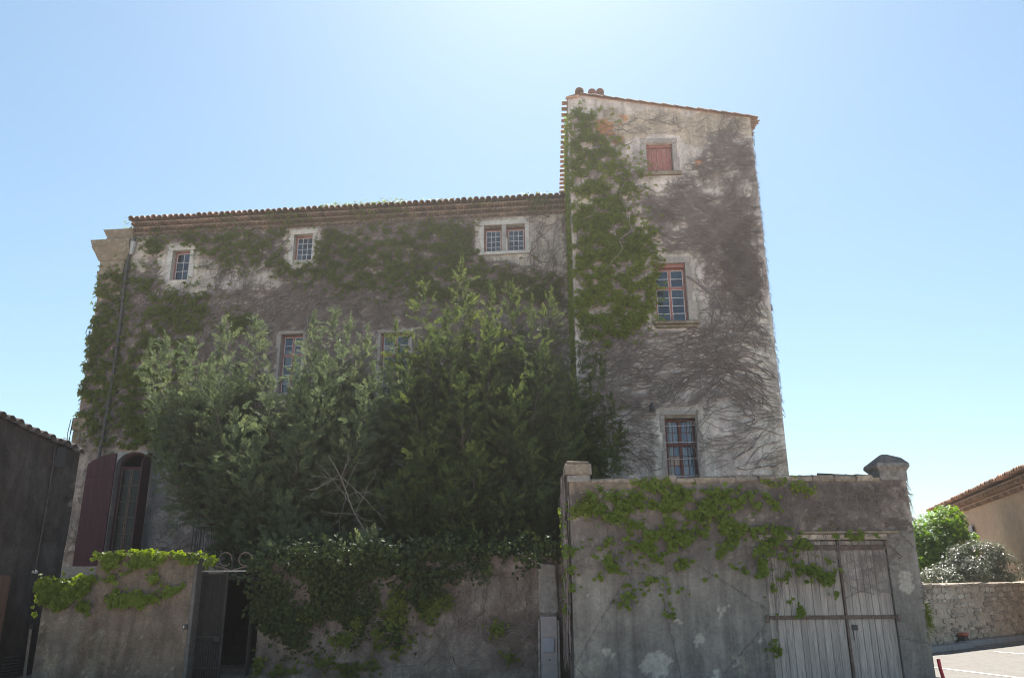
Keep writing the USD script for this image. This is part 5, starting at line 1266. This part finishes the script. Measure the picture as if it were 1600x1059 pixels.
def conifer(label, base, leaders, mat, seed, spray=.38, bulk=1.45):
    """leaders: (tip point, where it leaves the trunk (height), plume length, plume radius)"""
    r = np.random.default_rng(seed); base = np.array([base[0], base[1], 0.0])
    t = thing('conifer', label, 'tree', loc=base)
    protos = [frond(r) for _ in range(5)]
    top = max(l[0][2] for l in leaders)
    tr = MB(); tr.tube([(0, 0, 0), (.05, .02, top * .3), (.0, .05, top * .6), (0, 0, top * .8)], [.26, .2, .12, .05], 9)
    part(t, 'trunk', tr, L['bark'], smooth=True)
    P, D, S = [], [], []; limbs = []; twl = []; tww = []
    for tip, z0, length, rad in leaders:
        tip = np.asarray(tip, float) - base; s0 = np.array([0, 0, z0]); outw = np.array([tip[0], tip[1], 0.0])
        c1 = s0 + outw * .75 + np.array([0, 0, (tip[2] - z0) * .25])
        u = np.linspace(0, 1, 30)[:, None]; path = (1 - u) ** 2 * s0 + 2 * u * (1 - u) * c1 + u ** 2 * tip
        limbs.append((path[:26], np.linspace(.085, .018, 26)))
        seg = np.linalg.norm(np.diff(path, axis=0), axis=1).sum(); f0 = max(.05, 1 - length / seg)
        nb = int(length * rad * 46 * bulk)
        for k in range(nb):
            tt = 1 - (1 - f0) * r.random() ** .62; i = min(int(tt * 29), 28); p = path[i] + (path[i + 1] - path[i]) * (tt * 29 - i)
            ax = path[i + 1] - path[i]; ax /= np.linalg.norm(ax)
            rel = (1 - tt) / (1 - f0)
            az = r.uniform(0, 2 * math.pi); e1 = np.cross(ax, [.3, .2, 1.0]); e1 /= np.linalg.norm(e1); e2 = np.cross(ax, e1)
            side = math.cos(az) * e1 + math.sin(az) * e2
            d = side * r.uniform(.6, 1.1) + ax * r.uniform(.3, .85) + np.array([0, 0, r.uniform(-.15, .4)]); d /= np.linalg.norm(d)
            bl = rad * (rel ** .75) * r.uniform(.45, 1.1) + .10
            m = max(1, int(bl / .2))
            if bl > .45 and r.random() < .5:
                twl.append(np.array([p, p + d * bl * .5 + r.normal(0, .02, 3), p + d * bl])); tww.append(np.array([.022, .014, .006]))
            for j in range(m):
                w = (j + r.uniform(.3, 1)) / m
                dd = d + r.normal(0, .45, 3) + np.array([0, 0, .02]); P.append(p + d * bl * w); D.append(dd); S.append(spray * r.uniform(.6, 1.15) * (1.0 if rel > .12 else .8))
        for q in range(9):
            a = r.uniform(0, 6.283); P.append(tip - np.array([0, 0, .08 + .075 * q])); D.append(np.array([.5 * math.cos(a), .5 * math.sin(a), 1])); S.append(spray * (.38 + .07 * q))
        for _ in range(3): P.append(tip - np.array([0, 0, r.uniform(.05, .4)])); D.append(np.array([r.normal(0, .12), r.normal(0, .12), 1])); S.append(spray * r.uniform(.6, .9))
    for pth, rr in limbs: part(t, 'limb', MB().tube(pth[::3], rr[::3], 6), L['bark'], smooth=True)
    curves(t, 'twigs', twl, tww, L['bark'])
    P, D, S = np.array(P), np.array(D), np.array(S)
    Sx = np.stack([S * r.uniform(.7, 1.1, len(S)), S, S], 1)
    instancer(t, 'crown', protos, mat, P, quat_to(D, r.uniform(0, 2 * math.pi, len(P))), Sx, r.integers(0, 5, len(P)))
    return t
A_ = lambda px, py, Y: at(px, py, Y)
left_l = [(A_(400, 497, 19.0), 2.0, 4.2, 1.0), (A_(525, 486, 19.2), 2.0, 4.4, 1.05), (A_(492, 494, 18.5), 2.2, 4.2, .95), (A_(462, 560, 17.9), 2.2, 3.4, .8), (A_(548, 500, 18.6), 2.1, 4.0, .9), (A_(612, 570, 18.2), 2.0, 3.2, .8), (A_(470, 590, 17.8), 2.0, 3.0, .8), (A_(350, 506, 18.8), 2.0, 4.0, .95), (A_(575, 512, 19.2), 2.0, 4.0, 1.0), (A_(300, 532, 18.8), 2.0, 3.6, .85), (A_(622, 545, 19.4), 2.2, 3.6, .9),
          (A_(235, 537, 18.5), 2.4, 2.6, .6), (A_(262, 527, 18.2), 2.4, 2.6, .6), (A_(248, 628, 18.2), 2.0, 2.3, .55), (A_(250, 698, 17.8), 2.0, 2.2, .5), (A_(262, 680, 18.2), 2.0, 2.2, .5), (A_(330, 560, 17.6), 1.9, 3.2, .9), (A_(425, 600, 17.4), 1.9, 3.0, .9), (A_(510, 565, 17.5), 1.9, 3.2, 1.0), (A_(585, 570, 17.6), 1.8, 3.0, .95),
          (A_(370, 640, 17.0), 1.6, 2.6, .9), (A_(470, 640, 16.8), 1.6, 2.6, .95), (A_(560, 650, 17.0), 1.6, 2.6, .9), (A_(345, 720, 17.2), 1.4, 2.2, .8), (A_(400, 700, 16.6), 1.3, 2.2, .85), (A_(395, 790, 16.8), 1.1, 1.8, .75), (A_(450, 780, 16.3), 1.0, 1.9, .8), (A_(355, 810, 17.4), 1.0, 1.6, .6), (A_(600, 640, 18.4), 1.6, 2.8, .9), (A_(300, 620, 18.8), 1.9, 2.6, .8), (A_(540, 740, 17.6), 1.2, 2.2, .9), (A_(500, 830, 16.2), .9, 1.4, .7), (A_(430, 845, 16.0), .9, 1.2, .6), (A_(560, 850, 16.2), .9, 1.2, .6), (A_(440, 872, 14.9), 1.5, 1.2, .42), (A_(520, 868, 15.0), 1.5, 1.2, .4), (A_(590, 862, 14.9), 1.5, 1.2, .42), (A_(370, 570, 20.2), 2.0, 3.8, 1.1)]
right_l = [(A_(722, 406, 19.4), 2.2, 5.6, 1.15), (A_(662, 436, 19.0), 2.2, 5.0, 1.05), (A_(768, 446, 19.0), 2.2, 5.0, 1.05), (A_(800, 440, 19.8), 2.2, 5.0, 1.0), (A_(862, 452, 19.4), 2.2, 5.0, 1.05), (A_(830, 470, 18.6), 2.2, 4.6, 1.0), (A_(620, 500, 19.0), 2.2, 4.0, .95), (A_(912, 500, 19.4), 2.2, 4.2, .95), (A_(700, 480, 18.2), 2.2, 4.4, 1.05), (A_(765, 510, 17.8), 2.0, 4.2, 1.1), (A_(850, 530, 17.9), 2.0, 4.0, 1.1),
           (A_(938, 560, 19.0), 2.2, 3.2, .8), (A_(955, 620, 18.8), 2.0, 2.8, .7), (A_(968, 660, 18.6), 1.8, 2.6, .62), (A_(962, 700, 18.2), 1.6, 2.3, .5), (A_(900, 600, 17.8), 1.8, 3.2, .95), (A_(640, 570, 17.6), 1.8, 3.4, 1.0), (A_(720, 590, 17.0), 1.7, 3.2, 1.1), (A_(800, 610, 17.0), 1.7, 3.0, 1.1), (A_(660, 680, 16.6), 1.3, 2.4, .95), (A_(740, 690, 16.4), 1.3, 2.4, 1.0), (A_(830, 690, 16.6), 1.3, 2.4, .95), (A_(880, 700, 17.4), 1.3, 2.4, .85), (A_(620, 740, 16.6), 1.0, 2.0, .85), (A_(700, 770, 16.1), .9, 2.0, .85), (A_(790, 770, 16.1), .9, 2.0, .85), (A_(850, 780, 16.4), .9, 1.9, .75), (A_(605, 690, 18.0), 1.4, 2.6, .9), (A_(590, 770, 17.4), 1.0, 2.0, .9), (A_(640, 800, 16.4), .9, 1.6, .8), (A_(720, 830, 15.9), .8, 1.3, .7), (A_(810, 835, 15.9), .8, 1.3, .7), (A_(660, 868, 14.9), 1.6, 1.0, .45), (A_(760, 862, 14.8), 1.7, 1.0, .42), (A_(850, 855, 14.9), 1.7, 1.0, .4), (A_(760, 500, 20.6), 2.0, 4.8, 1.2), (A_(670, 520, 20.6), 2.0, 4.4, 1.2)]
tl = conifer('wide grey green conifer with feathery sunlit sprays, left of the pair behind the garden wall', at(455, 860, 18.9), left_l, L['cypress'], 31)
conifer('taller darker green conifer with pointed tops, right of the pair and against the tower', at(745, 860, 19.0), right_l, L['cypress_dark'], 32)
r = np.random.default_rng(33)
l_, w_ = [], []
bb = at(455, 860, 18.9); bb[2] = 0
spine = np.array([at(a, b, Y) for a, b, Y in ((575, 835, 16.6), (556, 805, 16.3), (545, 780, 16.1), (537, 757, 16.0), (527, 735, 15.95), (513, 712, 16.0))]) - bb
l_.append(spine); w_.append(np.array([.036, .03, .026, .022, .014, .006]))
for k, (a, b) in enumerate(((486, 741), (560, 722), (585, 742), (478, 778), (588, 772), (500, 800), (590, 800), (530, 812), (498, 725), (546, 700), (512, 770), (570, 815))):
    s0 = spine[3 - (k % 3)] + (spine[4] - spine[3]) * r.random() * .8; tip = at(a, b, 16 + r.uniform(-.4, .4)) - bb; mdl = (s0 * .45 + tip * .55) + r.normal(0, .05, 3) + [0, 0, .07]
    u = np.linspace(0, 1, 7)[:, None]; path = (1 - u) ** 2 * s0 + 2 * u * (1 - u) * mdl + u ** 2 * tip + r.normal(0, .008, (7, 3)); l_.append(path); w_.append(np.linspace(.014, .004, 7))
    for _ in range(5):
        e = path[r.integers(2, 7)]; d = (tip - s0) * .25 + r.normal(0, .08, 3) - [0, 0, .04]; l_.append(np.array([e, e + d * .6 + r.normal(0, .01, 3), e + d])); w_.append(np.array([.007, .005, .003]))
curves(tl, 'dead_branch', l_, w_, L['twig_pale'], kind=None)

# ------------------------------------------------------------------ shrubs on the right
def shrub(name, label, cat, base, blobs, n, size, proto, mat, seed, up=.6):
    r = np.random.default_rng(seed); base = np.array([base[0], base[1], 0.0]); t = thing(name, label, cat, loc=base)
    b = np.array([[*(np.asarray(c) - base), s] for c, s in blobs]); wgt = b[:, 3] ** 2; wgt /= wgt.sum()
    k = r.choice(len(b), n, p=wgt); d = r.normal(0, 1, (n, 3)); d /= np.linalg.norm(d, axis=1, keepdims=True)
    rad = b[k, 3] * (.45 + .6 * r.random(n) ** .6); P = b[k, :3] + d * rad[:, None] * [1, 1, .9]
    q = meshkit.fbm(P * 2.2, 3, seed) < .56 + .1 * r.random(n); P, d = P[q], d[q]; P[:, 2] = np.maximum(P[:, 2], .05)
    v, f = leaves(P, d, r.uniform(.7, 1.2, len(P)) * size, proto, r, spread=.5, up=up, tip=(0, 0, .3), tipj=.8)
    part(t, 'crown', (v, f), mat, kind='stuff')
    part(t, 'trunk', MB().tube([(0, 0, 0), (.05, 0, .7), (0, .05, 1.3)], [.12, .09, .06], 7), L['bark'], smooth=True)
    for c in b: part(t, 'limb', MB().tube([(0, 0, .6), tuple(c[:3] * [.5, .5, .6]), tuple(c[:3])], [.06, .035, .012], 5), L['bark'])
    return t
YB = 25.5
shrub('garden_tree', 'bright yellow green leafy tree between the garage and the ochre house', 'tree', at(1462, 900, 27), [(at(1455, 835, 27), .75), (at(1480, 815, 27), .6), (at(1440, 850, 27), .6), (at(1470, 860, 26.6), .7), (at(1500, 850, 27.2), .6), (at(1445, 880, 26.6), .6), (at(1470, 895, 26.6), .6), (at(1425, 870, 27), .6), (at(1490, 830, 27.4), .45), (at(1510, 865, 27), .4)], 7000, .12, leaf_proto(3), L['tree_leaf'], 41)
shrub('silver_bush', 'rounded silvery leaved bush rising above the low rubble wall', 'bush', at(1530, 910, YB), [(at(1535, 870, YB), .62), (at(1560, 882, YB), .6), (at(1505, 885, YB), .6), (at(1480, 895, YB), .45), (at(1575, 895, YB), .5), (at(1530, 895, 25.1), .6), (at(1455, 903, YB), .35), (at(1500, 868, YB), .4), (at(1552, 862, YB), .35), (at(1520, 905, 25.0), .55), (at(1555, 905, 25.0), .5), (at(1488, 908, 25), .45)], 15000, .115, LANCE, L['silver_leaf'], 42)
# ------------------------------------------------------------------ thin backlit haze
hz_ = M(stage, '/World/Looks/haze_air', {'v': ('principled_volume', {'color': (.9, .87, .86), 'density': .00052, 'anisotropy': .6})}, volume='v.volume')
part(None, 'haze', MB().box(-2100, 2100, -2100, 2100, -1, 18.5), hz_, kind='stuff')
